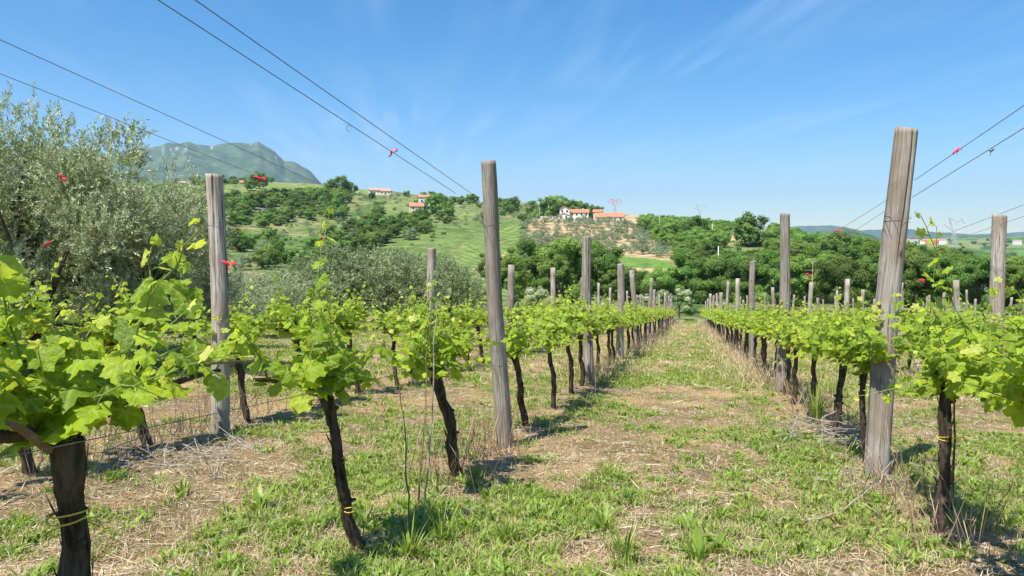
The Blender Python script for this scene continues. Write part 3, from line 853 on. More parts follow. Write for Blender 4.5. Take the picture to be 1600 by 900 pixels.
# skyline trees and single trees, placed one by one
single = [(857, 455, 'wood', 1.6, 'dark round tree on the skyline left of the white farmhouse'), (845, 470, 'wood', 1.2, 'dark tree at the left end of the skyline clump by the farmhouse'), (866, 490, 'wood', 2.0, 'tallest dark tree of the clump left of the farmhouse'),
          (885, 505, 'wood', 1.9, 'dark tree behind the gabled house'), (900, 505, 'wood', 1.7, 'dark tree behind the left end of the red farmhouse roof'), (915, 500, 'wood', 1.7, 'dark tree behind the right end of the red farmhouse roof'), (930, 500, 'wood', 1.4, 'low dark tree between the farmhouse and the long barn'),
          (800, 520, 'wood', 1.2, 'small dark tree on the skyline right of the tallest left post'), (827, 500, 'wood', .72, 'little round tree on the skyline above the orchard'), (741, 560, 'wood', .95, 'round tree on the skyline left of the tallest left post'), (783, 540, 'wood', .8, 'tree on the skyline directly right of the tallest left post'),
          (680, 470, 'wood', 1.5, 'dark block shaped tree beside the orange roofed cottage'), (535, 640, 'wood', 1.7, 'dark tree group on the upper left skyline'),
          (1172, 330, 'wood', 1.65, 'large rounded tree standing out on the skyline above the terrace'), (1164, 326, 'wood', 1.2, 'lower crown beside the large skyline tree'), (1190, 330, 'wood', .7, 'small tree right of the large skyline tree'),
          (1048, 370, 'wood', 1.2, 'tree on the skyline right of the barn, nearer one'), (1085, 360, 'wood', 1.3, 'dark tree on the skyline above the wood'), (1068, 372, 'wood', .9, 'skyline tree in the middle of the hill wood'),
          (1008, 390, 'wood', .95, 'dark round tree at the right border of the orchard'), (1292, 250, 'wood', 1.0, 'dark round tree on the right skyline before the distant hill'), (408, 600, 'wood', 1.5, 'round tree on the far left ridge beside the red roofs'),
          (338, 640, 'wood', .7, 'small round tree on the far ridge above the first post'), (320, 640, 'wood', .5, 'tiny round tree on the far ridge left of the first post'), (520, 640, 'wood', 1.3, 'left tree of the clump on the ridge'), (552, 640, 'wood', 1.2, 'right tree of the clump on the ridge')]
for px, d, key, sc, lab in single:
    x, y = at(px, d); put_tree('skyline_tree', key, x, y, sc, lab, 'tree', None, None, None, .95, .4)

# the olive orchard under the farmhouse
orch = []
g_ = np.random.default_rng(31)
for i in range(16):
    for j in range(14):
        px = 818 + i * 14.2 + (j % 2) * 6 + g_.normal(0, 2.6); r = 250 + j * 13.6 + g_.normal(0, 2.5)
        x, y = at(px, r); py = float(row_of(np.array([x]), np.array([y]), H(np.array([x]), np.array([y])))[0])
        if in_poly(np.array([px]), np.array([py]), [(815, 352), (850, 345), (1020, 347), (1015, 374), (1052, 396), (1045, 406), (960, 391), (925, 402), (880, 425), (815, 425)])[0] and g_.random() < .95:
            orch.append((x, y, r))
place_far(orch, 'orchard_olive', 'small silver green olive tree on the bare slope below the farmhouse', 'olive tree', 'olive trees in the orchard below the farmhouse', lambda: 'orchard', .8, 1.3)
# scattered small trees and bushes over the left hillside
sc1 = scatter([(560, 305), (745, 312), (840, 322), (830, 348), (700, 356), (670, 352), (600, 350), (560, 345)], 200, 700, 190, 5, 77)
place_far(sc1, 'hillside_tree', 'small scattered tree on the grassy hillside behind the left rows', 'tree', 'small trees scattered over the left hillside', lambda: rnd.choice(['orchard', 'orchard', 'shrub', 'woodlight']), .5, 1.0)
sc2 = scatter([(420, 345), (560, 340), (700, 352), (700, 372), (560, 380), (430, 385)], 200, 500, 60, 7, 78)
place_far(sc2, 'hillside_bush', 'rounded bush on the green meadow of the left hillside', 'bush', 'bushes on the left meadow', lambda: rnd.choice(['orchard', 'shrub', 'shrub']), .5, 1.0)
sc3 = scatter([(340, 322), (460, 306), (560, 300), (580, 310), (470, 318), (350, 345)], 300, 760, 32, 8, 79)
place_far(sc3, 'ridge_olive', 'small grey olive in the strip under the ridge field', 'olive tree', 'grey olives in the strip under the ridge', lambda: 'orchard', .7, 1.0)
sc6 = scatter([(400, 355), (560, 345), (700, 345), (760, 330), (760, 345), (690, 385), (560, 395), (420, 395)], 200, 520, 70, 6, 88)
place_far(sc6, 'meadow_bush', 'small grey green bush dotted over the meadow below the woods at left', 'bush', 'bushes dotted over the meadow', lambda: rnd.choice(['orchard', 'shrub', 'shrub']), .3, .7)
sc4 = scatter([(800, 425), (860, 400), (935, 402), (940, 455), (1060, 445), (1060, 470), (800, 470)], 120, 320, 60, 6, 80)
place_far(sc4, 'slope_shrub', 'leafy shrub on the lower slope between valley trees and orchard', 'shrub', 'shrubs on the lower orchard slope', lambda: rnd.choice(['woodlight', 'shrub', 'wood']), .5, .9)
sc5 = scatter([(1205, 366), (1250, 370), (1255, 386), (1205, 384)], 130, 640, 10, 6, 81)
for i, px in enumerate((1144, 1151, 1159, 1167, 1176, 1185, 1193)):
    x, y, r = ground_hit(px, 371 + (i % 2) * 3); put_tree('terrace_olive', 'orchard', x, y, .62, 'tiny olive tree in the line on the tan terrace in the wood', 'olive tree', 'olives on the tan terrace')
# far plain: bushes and tree lines
g_ = np.random.default_rng(91)
for i in range(70):
    px = g_.uniform(1395, 1700); r = g_.uniform(900, 2900); 
    x, y = at(px, r)
    put_tree('distant_tree', 'wood', x, y, g_.uniform(.8, 1.5), 'tiny hazy tree on the far plain at the right', 'tree', 'hazy trees dotted over the far plain', None, None, .8, 1)

# ------------------------------------------------------------------ houses
M['plaster'] = plain('white_plaster', (0.72, 0.68, 0.60), .9, .14, .8)
M['cream'] = plain('cream_plaster', (0.62, 0.54, 0.42), .9, .08, 1.2)
M['rooft'] = plain('red_tiles', (0.50, 0.20, 0.115), .85, .35, 1.2)
M['roofp'] = plain('faded_tiles', (0.52, 0.27, 0.20), .85, .2, 2.5)
M['dark'] = plain('dark_opening', (0.05, 0.045, 0.04), .5, .1, 3)
M['pale'] = plain('pale_concrete', (0.60, 0.58, 0.54), .9, .08, 1.5)
def house(px, dist, w, d, h, rh, label, wall='plaster', roof='rooft', rot=0.0, wins=3, floors=1, gable_front=False, name='farmhouse', dz=0.0, door=True, dpx=0):
    x, y = at(px, dist); z = h1(x, y) + dz
    ang = math.atan2(RT[1], RT[0]) + math.atan((px - 800) / F) * -1 + rot
    o = empty(name, (x, y, z), ang); tag(o, label, 'house')
    G = Geo(); G.box((0, 0, h / 2 - 2), (w, d, h + 4))
    if gable_front:
        V = np.array([[-w / 2, -d / 2, h], [w / 2, -d / 2, h], [0, -d / 2, h + rh], [-w / 2, d / 2, h], [w / 2, d / 2, h], [0, d / 2, h + rh]])
    else:
        V = np.array([[-w / 2, -d / 2, h], [-w / 2, d / 2, h], [-w / 2, 0, h + rh], [w / 2, -d / 2, h], [w / 2, d / 2, h], [w / 2, 0, h + rh]])
    G.add(V, np.array([[0, 1, 2], [5, 4, 3]]), 0)
    link('wall', G.mesh('wall', [M[wall]]), o)
    G = Geo(); e = .5; t_ = .25
    if gable_front:
        A_ = [(-w / 2 - e, h - e * 2 * rh / w), (0, h + rh), (w / 2 + e, h - e * 2 * rh / w)]
        for (a, za), (b_, zb) in ((A_[0], A_[1]), (A_[1], A_[2])):
            V = np.array([[a, -d / 2 - e, za], [b_, -d / 2 - e, zb], [b_, d / 2 + e, zb], [a, d / 2 + e, za]]); V = np.vstack([V + [0, 0, .03], V + [0, 0, t_]])
            G.add(V, np.array([[3, 2, 1, 0], [4, 5, 6, 7], [0, 1, 5, 4], [1, 2, 6, 5], [2, 3, 7, 6], [3, 0, 4, 7]]))
    else:
        A_ = [(-d / 2 - e, h - e * 2 * rh / d), (0, h + rh), (d / 2 + e, h - e * 2 * rh / d)]
        for (a, za), (b_, zb) in ((A_[0], A_[1]), (A_[1], A_[2])):
            V = np.array([[-w / 2 - e, a, za], [w / 2 + e, a, za], [w / 2 + e, b_, zb], [-w / 2 - e, b_, zb]]); V = np.vstack([V + [0, 0, .03], V + [0, 0, t_]])
            G.add(V, np.array([[3, 2, 1, 0], [4, 5, 6, 7], [0, 1, 5, 4], [1, 2, 6, 5], [2, 3, 7, 6], [3, 0, 4, 7]]))
    rf = link('roof', G.mesh('roof', [M[roof]]), o)
    if w > 8:
        G = Geo(); G.box((w * .22, d * .12, h + rh + .2), (.7, .7, 1.4)); link('chimney', G.mesh('chimney', [M[wall]]), rf)
    for f in range(floors):
        for i in range(wins):
            G = Geo(); xx = (i + .5) / wins * w - w / 2
            if door and f == 0 and i == wins // 2:
                G.box((xx, -d / 2 - .03, 1.05), (1.1, .1, 2.1)); link('door', G.mesh('door', [M['dark']]), o); continue
            G.box((xx, -d / 2 - .03, h / floors * (f + .55)), (1.0, .1, 1.3)); link('window', G.mesh('window', [M['dark']]), o)
    return o
house(904, 462, 11.5, 8, 5.6, 1.9, 'white two storey farmhouse with red tiled roof on the hill', 'plaster', 'rooft', 0.05, 4, 2, dz=.6)
house(881.5, 456, 6.0, 8, 6.0, 1.6, 'white gabled house end left of the red roofed farmhouse', 'plaster', 'roofp', .05, 2, 2, True, dz=.8)
house(880, 444, 6.4, 4, 2.6, 1.3, 'low pinkish outbuilding in front of the gabled house', 'plaster', 'roofp', .05, 2, 1, True, name='outbuilding', dz=.4)
house(952, 455, 17.0, 7, 3.8, 2.3, 'long cream barn with faded red roof right of the farmhouse', 'cream', 'rooft', -.04, 5, 1, name='barn', dz=1.9, door=False)
house(933, 472, 5, 6, 6.0, 1.4, 'small red roofed block rising behind the left end of the barn', 'cream', 'rooft', -.04, 2, 1, name='barn_annex', dz=1.9)
house(977, 456, 4, 4, 2.4, .7, 'tiny white shed at the right end of the long barn', 'plaster', 'roofp', 0, 1, 1, name='shed', dz=1.6)
house(651, 495, 9, 7, 3.0, 2.2, 'cottage with orange roof on the hillside beside the dark block of trees', 'cream', 'rooft', .1, 2, 1, name='cottage')
house(664, 520, 8, 7, 5.4, 1.6, 'white cottage with red roof just above the orange roofed one', 'plaster', 'rooft', .0, 2, 1, name='cottage')
house(586, 640, 9, 7, 3.6, 1.8, 'white house on the ridge skyline, left one of two', 'plaster', 'roofp', .1, 3, 1, name='ridge_house')
house(604, 640, 9, 7, 3, 2.0, 'brown roofed house on the ridge skyline, right one of two', 'cream', 'roofp', -.1, 3, 1, name='ridge_house')
house(352, 700, 9, 6, 3.2, 1.4, 'pale long house on the far ridge just right of the first post top', 'cream', 'roofp', 0, 3, 1, name='ridge_house', dz=.5)
house(366, 705, 6, 6, 3.2, 1.5, 'pale house with pink roof, middle of the far ridge houses', 'plaster', 'roofp', 0, 3, 1, name='ridge_house', dz=.5)
house(385, 700, 8, 6, 3, 1.8, 'red roofed house on the far ridge, left of the round tree', 'plaster', 'rooft', 0, 3, 1, name='ridge_house', dz=1)
house(293, 700, 8, 8, 3.0, 1.6, 'low brownish house on the far ridge at the edge of the olive crown', 'cream', 'roofp', 0, 3, 1, name='ridge_house', dz=1)
for i, (px, w, h, rf, wl, lab) in enumerate(((1424, 30, 9, 'roofp', 'pale', 'long white industrial shed on the far plain'), (1440, 12, 9, 'roofp', 'plaster', 'small white building between the far shed and the red one'), (1455, 46, 12, 'rooft', 'rooft', 'big red building among the far houses at the right'),
                              (1472, 18, 8, 'roofp', 'plaster', 'white house right of the big red far building'), (1560, 24, 9, 'roofp', 'pale', 'pale distant building near the rightmost thick post'), (1588, 20, 8, 'roofp', 'pale', 'pale distant building at the right edge of the plain'), (1332, 14, 7, 'roofp', 'plaster', 'tiny white house at the foot of the distant hill'))):
    house(px, 2350, w, 16, h, h * .25, lab, wl, rf, 0, 0, 1, name='distant_building', dz=2)
# terrace wall by the farm
x, y = at(862, 448); G = Geo(); G.box((0, 0, .5), (14, .4, 2.4))
o = link('garden_wall', G.mesh('garden_wall', [M['cream']]), None, (x, y, h1(x, y) + .3)); o.rotation_euler.z = YAW
tag(o, 'low cream retaining wall left of the farmhouse outbuilding', 'wall')

# ------------------------------------------------------------------ pylons, poles
M['pyl_red'] = plain('pylon_red', (0.6, 0.12, 0.10), .6, .1, 1)
M['pyl_grey'] = plain('pylon_grey', (0.42, 0.43, 0.44), .6, .1, 1)
M['polec'] = plain('concrete_pole', (0.60, 0.57, 0.50), .8, .1, 3)
def pylon(px, dist, h, w, mat, label, bands=False, r=.12, sink=0, wide=1.0):
    x, y = at(px, dist); z = h1(x, y) - sink
    o = empty('transmission_pylon', (x, y, z), math.atan2(RT[1], RT[0])); tag(o, label, 'pylon')
    G = Geo(); hb = w / 2; n = 9; top = h * .72
    def corner(k, t): s = hb * (1 - .82 * t); return np.array([(-s, s, s, -s)[k], (-s, -s, s, s)[k], t * top])
    for k in range(4):
        G.tube([corner(k, 0), corner(k, 1)], r * 1.3, 4)
        for i in range(n):
            t0, t1 = (i / n) ** .8, ((i + 1) / n) ** .8
            G.tube([corner(k, t0), corner((k + 1) % 4, t1)], r * .7, 4); G.tube([corner((k + 1) % 4, t0), corner(k, t1)], r * .7, 4)
            G.tube([corner(k, t1), corner((k + 1) % 4, t1)], r * .7, 4)
    link('tower', G.mesh('tower', [M[mat]]), o)
    G = Geo(); a = h * .30 * wide
    for s in (-1, 1):
        for yy in (-.6, .6):
            G.tube([(s * hb * .18, yy, top), (s * a * .55, yy * .6, h * .97)], r, 4); G.tube([(s * hb * .18, yy, top), (s * a, yy * .3, h * .86)], r, 4)
            G.tube([(s * a * .55, yy * .6, h * .97), (s * a, yy * .3, h * .86)], r, 4); G.tube([(0, yy, h * .92), (s * a * .55, yy * .6, h * .97)], r, 4)
            G.tube([(s * a * .25, yy, h * .84), (s * a * .55, yy * .6, h * .97)], r * .7, 4); G.tube([(s * a * .25, yy, h * .84), (0, yy, h * .92)], r * .7, 4)
    link('crossarm', G.mesh('crossarm', [M['pyl_red' if bands else mat]]), o)
    return o
pylon(960, 800, 26, 5, 'pyl_grey', 'red and white lattice pylon rising behind the long barn', True, .16)
pylon(1092, 900, 30, 5, 'pyl_grey', 'faint grey lattice pylon on the skyline above the wood', False, .12)
pylon(1489, 620, 40, 7, 'pyl_grey', 'tall pale lattice pylon right of the thickest post', False, .10, 0, .62)
def pole(px, py, r, h, lab, rad=.14, mat='polec', name='utility_pole', arm=False):
    x, y, rr = ground_hit(px, py) if r is None else (*at(px, r), r)
    G = Geo(); G.tube([(0, 0, -1), (0, 0, h)], [rad, rad * .7], 8)
    if arm:
        o = empty(name, (x, y, h1(x, y)), math.atan2(RT[1], RT[0])); link('pole', G.mesh(name, [M[mat]], True), o)
        G = Geo()
        G.tube([(-arm, 0, h - .35), (arm, 0, h - .35)], rad * .7, 6); G.tube([(-arm * .45, 0, h), (arm * .45, 0, h)], rad * .6, 6); G.tube([(0, .012, h - .4), (0, .012, h + .02)], rad * .6, 6)
        link('crossarm', G.mesh('crossarm', [M[mat]]), o)
    else: o = link(name, G.mesh(name, [M[mat]], True), None, (x, y, h1(x, y)))
    return tag(o, lab, 'pole')
pole(1122, 0, 205, 8.6, 'cream concrete pole standing in the hillside wood', .17)
pole(1112, 0, 330, 8.5, 'pale pole on the upper edge of the hill wood, left of the terrace', .17)
pole(1030, 0, 395, 10, 'thin pole on the skyline right of the barn', .13)
pole(857, 0, 450, 9, 'thin pole beside the trees left of the farmhouse', .12)
pole(843, 0, 440, 7, 'short thin pole furthest left of the farmhouse', .12)
pole(1557, 0, 1600, 45, 'very faint mast on the far plain at the right', .6)
pole(1270, 0, 33, 3.35, 'thin pale rod with two cross bars sticking up from the right rows', .012, 'twig', 'cross_bar_pole', .34)

# ------------------------------------------------------------------ vineyard posts
def post_mesh(seed, h, r, detail=True, slab=0.0):
    g = np.random.default_rng(seed)
    ns, nz_ = (56, 90) if detail else (14, 12)
    a = np.arange(ns) / ns * 2 * math.pi
    z = np.linspace(-.35, h, nz_)
    A, Z = np.meshgrid(a, z, indexing='ij')
    rad = r * (1.08 - .16 * (Z / h)) * (1 + .05 * np.cos(2 * A + 1.3 + seed) + .035 * np.cos(3 * A + seed * 2.1))
    lump = (fbm(np.cos(A) * 1.3 + seed * 3 + 5, Z * 1.6 + np.sin(A) * 1.3, 3) - .5)
    rad = rad * (1 + .14 * lump)
    if detail:
        gr = fbm(A / (2 * math.pi) * 28 + seed * 7, Z * 1.1 + seed, 3, .6) - .5
        rad = rad * (1 + .09 * gr)
        for k in range(5):                       # drying cracks
            a0 = g.uniform(0, 6.28); z0 = g.uniform(.5, h); ln = g.uniform(.5, 1.3)
            dd = np.abs((A - a0 - .12 * np.sin(Z * 3 + k) + math.pi) % (2 * math.pi) - math.pi)
            rad = rad - r * .34 * np.exp(-(dd / .075) ** 2) * np.exp(-((Z - z0) / ln) ** 4)
        for k in range(3):                       # knots
            a0 = g.uniform(0, 6.28); z0 = g.uniform(.4, h - .2)
            dd = np.abs((A - a0 + math.pi) % (2 * math.pi) - math.pi) * r
            rad = rad + r * .16 * np.exp(-(dd / .025) ** 2 - ((Z - z0) / .05) ** 2) - r * .2 * np.exp(-(dd / .010) ** 2 - ((Z - z0) / .018) ** 2)
    wob = .012 * np.sin(Z * 2.2 + seed) * (1 if detail else 1)
    X = rad * np.cos(A) + wob; Y = rad * np.sin(A) + .010 * np.cos(Z * 1.7 + seed * 2)
    Zt = Z.copy(); tilt = g.uniform(-.12, .12); Zt[:, -1] += X[:, -1] * tilt * 2 + (g.random(ns) - .5) * .006
    V = np.stack([X, Y, Zt], -1).reshape(-1, 3)
    i = np.arange(ns)[:, None]; i2 = (i + 1) % ns; j = np.arange(nz_ - 1)[None]
    q = np.stack([i * nz_ + j, i2 * nz_ + j, i2 * nz_ + j + 1, i * nz_ + j + 1], -1).reshape(-1, 4)
    top = np.array([[X[:, -1].mean(), Y[:, -1].mean(), Zt[:, -1].mean() + .008]])
    rim = np.arange(ns) * nz_ + nz_ - 1
    V = np.vstack([V, top]); tri = np.stack([rim, np.roll(rim, -1), np.full(ns, len(V) - 1)], -1)
    me = mesh_np('wooden_post', V, [(q, 0), (tri, 0)], [M['post']], smooth=True)
    return me
ROWN = {0: 'far left row', 1: 'row left of the grass path', 2: 'row right of the grass path', 3: 'second row right of the grass path', 4: 'third row to the right',
        5: 'fourth row to the right', 6: 'fifth row to the right', 7: 'sixth row to the right', 8: 'seventh row to the right'}
ORD = ['first', 'second', 'third', 'fourth', 'fifth', 'sixth', 'seventh', 'eighth', 'ninth', 'tenth', 'eleventh', 'twelfth', 'thirteenth', 'fourteenth']
G_post = 'weathered wooden posts of the vine rows'
def add_post(x, y, me, lx, ly, label, sc=1.0, sz=1.0, tie=True):
    o = link('wooden_post', me, None, (x, y, h1(x, y)))
    if tie:
        pass
    o.rotation_euler = (ly, lx, 0)
    o.scale = (sc, sc, sz)
    return tag(o, label, 'post', G_post)
def tie_wire(parent, z, r, seed):
    g = np.random.default_rng(seed); a = np.linspace(0, 2 * math.pi * 1.6, 30)
    P = np.stack([np.cos(a) * r, np.sin(a) * r, z + a * .006 + .006 * np.sin(a * 2)], 1)
    P = np.vstack([P, P[-1] + [[.03, -.05, -.03]], P[-1] + [[.06, -.09, -.10]]])
    G = Geo(); G.tube(P, .0017, 5); link('tie_wire', G.mesh('tie_wire', [M['wire']]), parent)
near_posts = {}
POSTS = []
specs = [  # row, y, height, radius, lean x, lean y, label
    (1, 6.32, 2.53, .072, -.055, .02, 'tall cracked grey post left of the path, tallest in its row, leaning slightly left'),
    (0, 6.05, 2.42, .078, 0.0, .01, 'dark grey split post, first of the far left row, beside the nearest olive trees'),
    (2, 6.12, 2.64, .088, .050, .02, 'thickest weathered post, leaning right, first of the row right of the path'),
    (3, 12.6, 2.78, .10, 0.01, .0, 'thick knotty post near the right edge, with wires running past its top'),
    (1, 12.3, 2.45, .082, -.02, .0, 'pale post with a forked split top, second of the row left of the path'),
    (2, 12.0, 2.74, .076, .0, .0, 'knotty dark post, second of the row right of the path'),
    (0, 12.3, 2.25, .085, 0.01, 0, 'short grey post, second of the far left row, in front of the silvery grove'),
    (1, 18.2, 2.35, .085, -.01, 0, 'third post of the row left of the path, plain and straight'),
    (2, 18.0, 2.4, .07, .0, 0, 'slim straight third post of the row right of the path'),
]
vineyard_end = 76
for s, (ri, y, h, r, lx, ly, lab) in enumerate(specs):
    o = add_post(ROWS_X[ri] + {0: .17, 1: .05}.get(ri, 0) * (y < 7), y, post_mesh(s * 3 + 2, h, r), lx, ly, lab)
    POSTS.append((ri, y, o)); tie_wire(o, .72, r * 1.12, s); 
    if s < 4: tie_wire(o, 1.95, r * 1.04, s + 40)
far_post_meshes = [post_mesh(60 + k, 2.3, .078, False) for k in range(6)]
done = {(p[0], round(p[1] / 6)) for p in POSTS}
first_y = {0: 6, 1: 6, 2: 6, 3: 12.6, 4: 25, 5: 31, 6: 37, 7: 43, 8: 49}
for ri in range(9):
    k = 0
    y = 6.1
    n = 0
    while y < vineyard_end:
        n += 1
        if y < first_y[ri] - 4:
            y += 6.1; n -= 1; continue
        if (ri, round(y / 6)) not in done:
            lab = ('%s visible post of the %s, grey weathered wood' % (ORD[n - 1], ROWN[ri])) if n <= 8 else 'small distant grey post near the end of the %s' % ROWN[ri]
            add_post(ROWS_X[ri] + rnd.gauss(0, .05), y + rnd.gauss(0, .18), far_post_meshes[rnd.randrange(6)], rnd.gauss(0, .03), rnd.gauss(0, .02), lab, rnd.uniform(.75, 1.2), rnd.uniform(.92, 1.14), False)
        y += 6.1

# ------------------------------------------------------------------ vines
def leaf_template(n, ring=True, seed=0):
    """lobed grape leaf, stalk at the origin, tip towards +y, about 1 unit long"""
    th = np.linspace(-math.pi, math.pi, n, endpoint=False) + math.pi / n      # angle from tip
    key_a = np.array([0, 27, 56, 84, 112, 150, 180]); key_r = np.array([1.0, .66, .90, .60, .78, .52, .16])
    r = np.interp(np.abs(np.degrees(th)), key_a, key_r)
    r = r * (1 + .055 * np.where(np.arange(n) % 2 == 0, 1, -1) * (np.abs(np.degrees(th)) < 165))
    x = np.sin(th) * r * 0.92; y = np.cos(th) * r + .05
    vein = np.max(np.exp(-((np.abs(np.degrees(th))[:, None] - np.array([0, 56, 112])) / 8) ** 2), 1)
    def zf(x, y, rr): return -.34 * x ** 2 * np.sign(1) - .16 * np.maximum(y - .35, 0) ** 2 + .085 * np.sin(5.5 * np.arctan2(x, y + .01)) * rr + .035 * np.cos(np.degrees(np.arctan2(x, y)) / 56 * 2 * math.pi) * rr
    V = [np.array([[0, .05, 0.0]])]; vv = [np.array([1.0])]
    if ring:
        V.append(np.stack([x * .5, y * .5, zf(x * .5, y * .5, r * .5)], 1)); vv.append(vein)
    V.append(np.stack([x, y, zf(x, y, r)], 1)); vv.append(vein * .8)
    V = np.vstack(V); vv = np.concatenate(vv)
    i = np.arange(n); i2 = (i + 1) % n
    tri = np.stack([np.zeros(n, int), 1 + i2, 1 + i], 1)
    if ring:
        qd = np.stack([1 + i2, 1 + n + i2, 1 + n + i, 1 + i], 1)
        return V, [tri[:-1] if False else tri, qd], vv
    return V, [tri], vv
def place_leaves(G, tpl, P, D, Nn, size, rv, m=0, curl=None):
    V, F_, vv = tpl
    S = unit(np.cross(D, Nn)); Nn = unit(np.cross(S, D))
    n = len(P)
    W = P[:, None] + size[:, None, None] * (V[None, :, 0:1] * S[:, None] + V[None, :, 1:2] * D[:, None] + V[None, :, 2:3] * (1 if curl is None else curl[:, None, None]) * Nn[:, None])
    k = len(V); off = (np.arange(n) * k)[:, None, None]
    fs = [(f[None] + off).reshape(-1, f.shape[1]) for f in F_]
    G.add(W.reshape(-1, 3), fs, m, rnd=np.repeat(rv, k), vein=np.tile(vv, n))
TPL = {'hi': leaf_template(34, True), 'mid': leaf_template(16, False), 'lo': leaf_template(9, False)}
def vine_meshes(seed, tpl='mid', shoots=13, lean=(-.06, -.22), tr=.036, head=.78, arm=.55, leafscale=1.0, long=0, density=1.0, arms=(1, 1), spread=1.0, rise=.10, droopy=1.0):
    g = np.random.default_rng(seed)
    T = Geo(); C = Geo(); L = Geo()
    hd = np.array([lean[0], lean[1], head])
    n = 12; q = np.linspace(0, 1, n)
    P = np.outer(q, hd) + np.stack([.014 * np.sin(q * 7 + seed), .016 * np.cos(q * 6 + seed * 2), q * 0 - .06 * (1 - q)], 1) * 1.0
    P[:, :2] += g.normal(0, .006, (n, 2))
    rad = tr * (1.05 - .25 * q + .30 * np.exp(-((q - .97) / .08) ** 2) + .25 * np.exp(-(q / .06) ** 2)) * (1 + g.normal(0, .07, n))
    T.tube(P, rad, 14 if tpl != 'lo' else 6, 0, rough=.10 if tpl != 'lo' else 0, seed=seed)
    spots = []
    for s, use in ((-1, arms[0]), (1, arms[1])):
        if not use: continue
        e = hd + np.array([g.normal(0, .03), s * arm * use, rise + g.normal(0, .03)])
        md = hd + np.array([g.normal(0, .03), s * .15, .07 + .04 * g.random()])
        u = np.linspace(0, 1, 9)[:, None]
        A_ = (1 - u) ** 2 * hd + 2 * u * (1 - u) * md + u * u * e + g.normal(0, .006, (9, 3))
        T.tube(A_, np.linspace(min(tr, .036) * .62, min(tr, .036) * .22, 9), 9 if tpl != 'lo' else 5, 0, rough=.07, seed=seed + s)
        spots += [A_[k] for k in range(0, 9)]
    if tpl == 'hi':          # strips of old bark peeling off
        nb = 90; t0 = g.uniform(.05, .92, nb); a0 = g.uniform(0, 6.28, nb)
        c0 = np.stack([np.interp(t0, q, P[:, i]) for i in range(3)], 1); rr0 = np.interp(t0, q, rad)
        od = np.stack([np.cos(a0), np.sin(a0), np.zeros(nb)], 1)
        D = unit(np.tile(hd, (nb, 1)) / head + od * g.uniform(-.05, .22, (nb, 1)) + g.normal(0, .08, (nb, 3)))
        blades(T, c0 + od * (rr0 * 1.0)[:, None], D, unit(np.cross(od, D)), g.uniform(.04, .14, nb), g.uniform(.005, .013, nb))
        for k in range(7):   # pruning stubs and knots
            i = g.integers(3, n - 1); od1 = unit(np.array([g.normal(), g.normal(), .4]))
            T.tube([P[i], P[i] + od1 * rad[i] * 1.15, P[i] + od1 * rad[i] * g.uniform(1.4, 1.9)], [rad[i] * .5, rad[i] * .42, rad[i] * .2], 7, 0, rough=.12, seed=k)
    spots += [hd, hd + [0, 0, .02], hd]
    spots = np.array(spots)
    for k in range(shoots):
        b = spots[g.integers(0, len(spots))] + g.normal(0, .01, 3)
        d = unit(np.array([g.normal(0, .6) * spread, g.normal(0, .42), .75 + .35 * g.random() - (.75 * droopy if k % 4 == 0 and k >= long else 0)]))
        ln = g.uniform(.24, .56) + (0.36 if k < long else 0)
        m_ = max(5, int(ln / .048)); u = np.linspace(0, 1, m_)
        droop = g.uniform(-.05, .22) if k >= long else -.02
        Q = b + np.outer(u * ln, d) + np.stack([g.normal(0, .12) * u ** 2 * ln, g.normal(0, .15) * u ** 2 * ln, -droop * u ** 2.2 * ln * 1.5], 1)
        Q[1:-1] += g.normal(0, .005, (m_ - 2, 3))
        C.tube(Q, np.linspace(.0042, .0017, m_), 5 if tpl != 'lo' else 3, 0, rnd=g.random())
        ax = unit(np.gradient(Q, axis=0))
        side = unit(np.cross(ax[0], g.normal(0, 1, 3)))
        nL = int(m_ * density)
        for i in range(nL):
            t_ = (i + .6) / nL; fi = min(m_ - 1, int(t_ * m_)); p = Q[fi]
            s = 1 if i % 2 else -1
            pd = unit(side * s + ax[fi] * .45 + g.normal(0, .35, 3) + np.array([0, 0, .15]))
            pl = g.uniform(.035, .085) * leafscale * (1 - .65 * t_)
            sz = leafscale * g.uniform(.050, .096) * (1 - .70 * max(0, t_ - .30) / .7) * (1.05 if t_ > .12 else .8)
            e = p + pd * pl
            if tpl != 'lo': C.tube([p, p + pd * pl * .5 + [0, 0, .006], e], [.0016, .0014, .0012], 3 if tpl == 'mid' else 4, 0, cap=False, rnd=.4)
            Dd = unit(np.array([pd[0], pd[1], 0]) * g.uniform(.5, 1) + np.array([0, 0, g.uniform(-.95, .15)]) + g.normal(0, .2, 3))
            if t_ > .86: Dd = unit(ax[fi] + g.normal(0, .3, 3))
            Nn = unit(np.array([0, 0, 1.0]) * .9 + np.array([pd[0], pd[1], 0]) * .9 + g.normal(0, .35, 3) + np.array(SUN) * .35)
            rv = np.clip(.02 + .60 * g.random() + .42 * max(0, t_ - .45), 0, 1)
            if t_ > .85: rv = g.uniform(.75, 1)
            place_leaves(L, TPL[tpl], e[None], Dd[None], Nn[None], np.array([sz]), np.array([rv]), 0, np.array([g.uniform(-.3, 2.2)]))
    return T.mesh('vine_trunk', [M['vine_bark']], True), C.mesh('vine_shoots', [M['shoot']], False), L.mesh('vine_leaves', [M['vine_leaf']], tpl == 'hi')
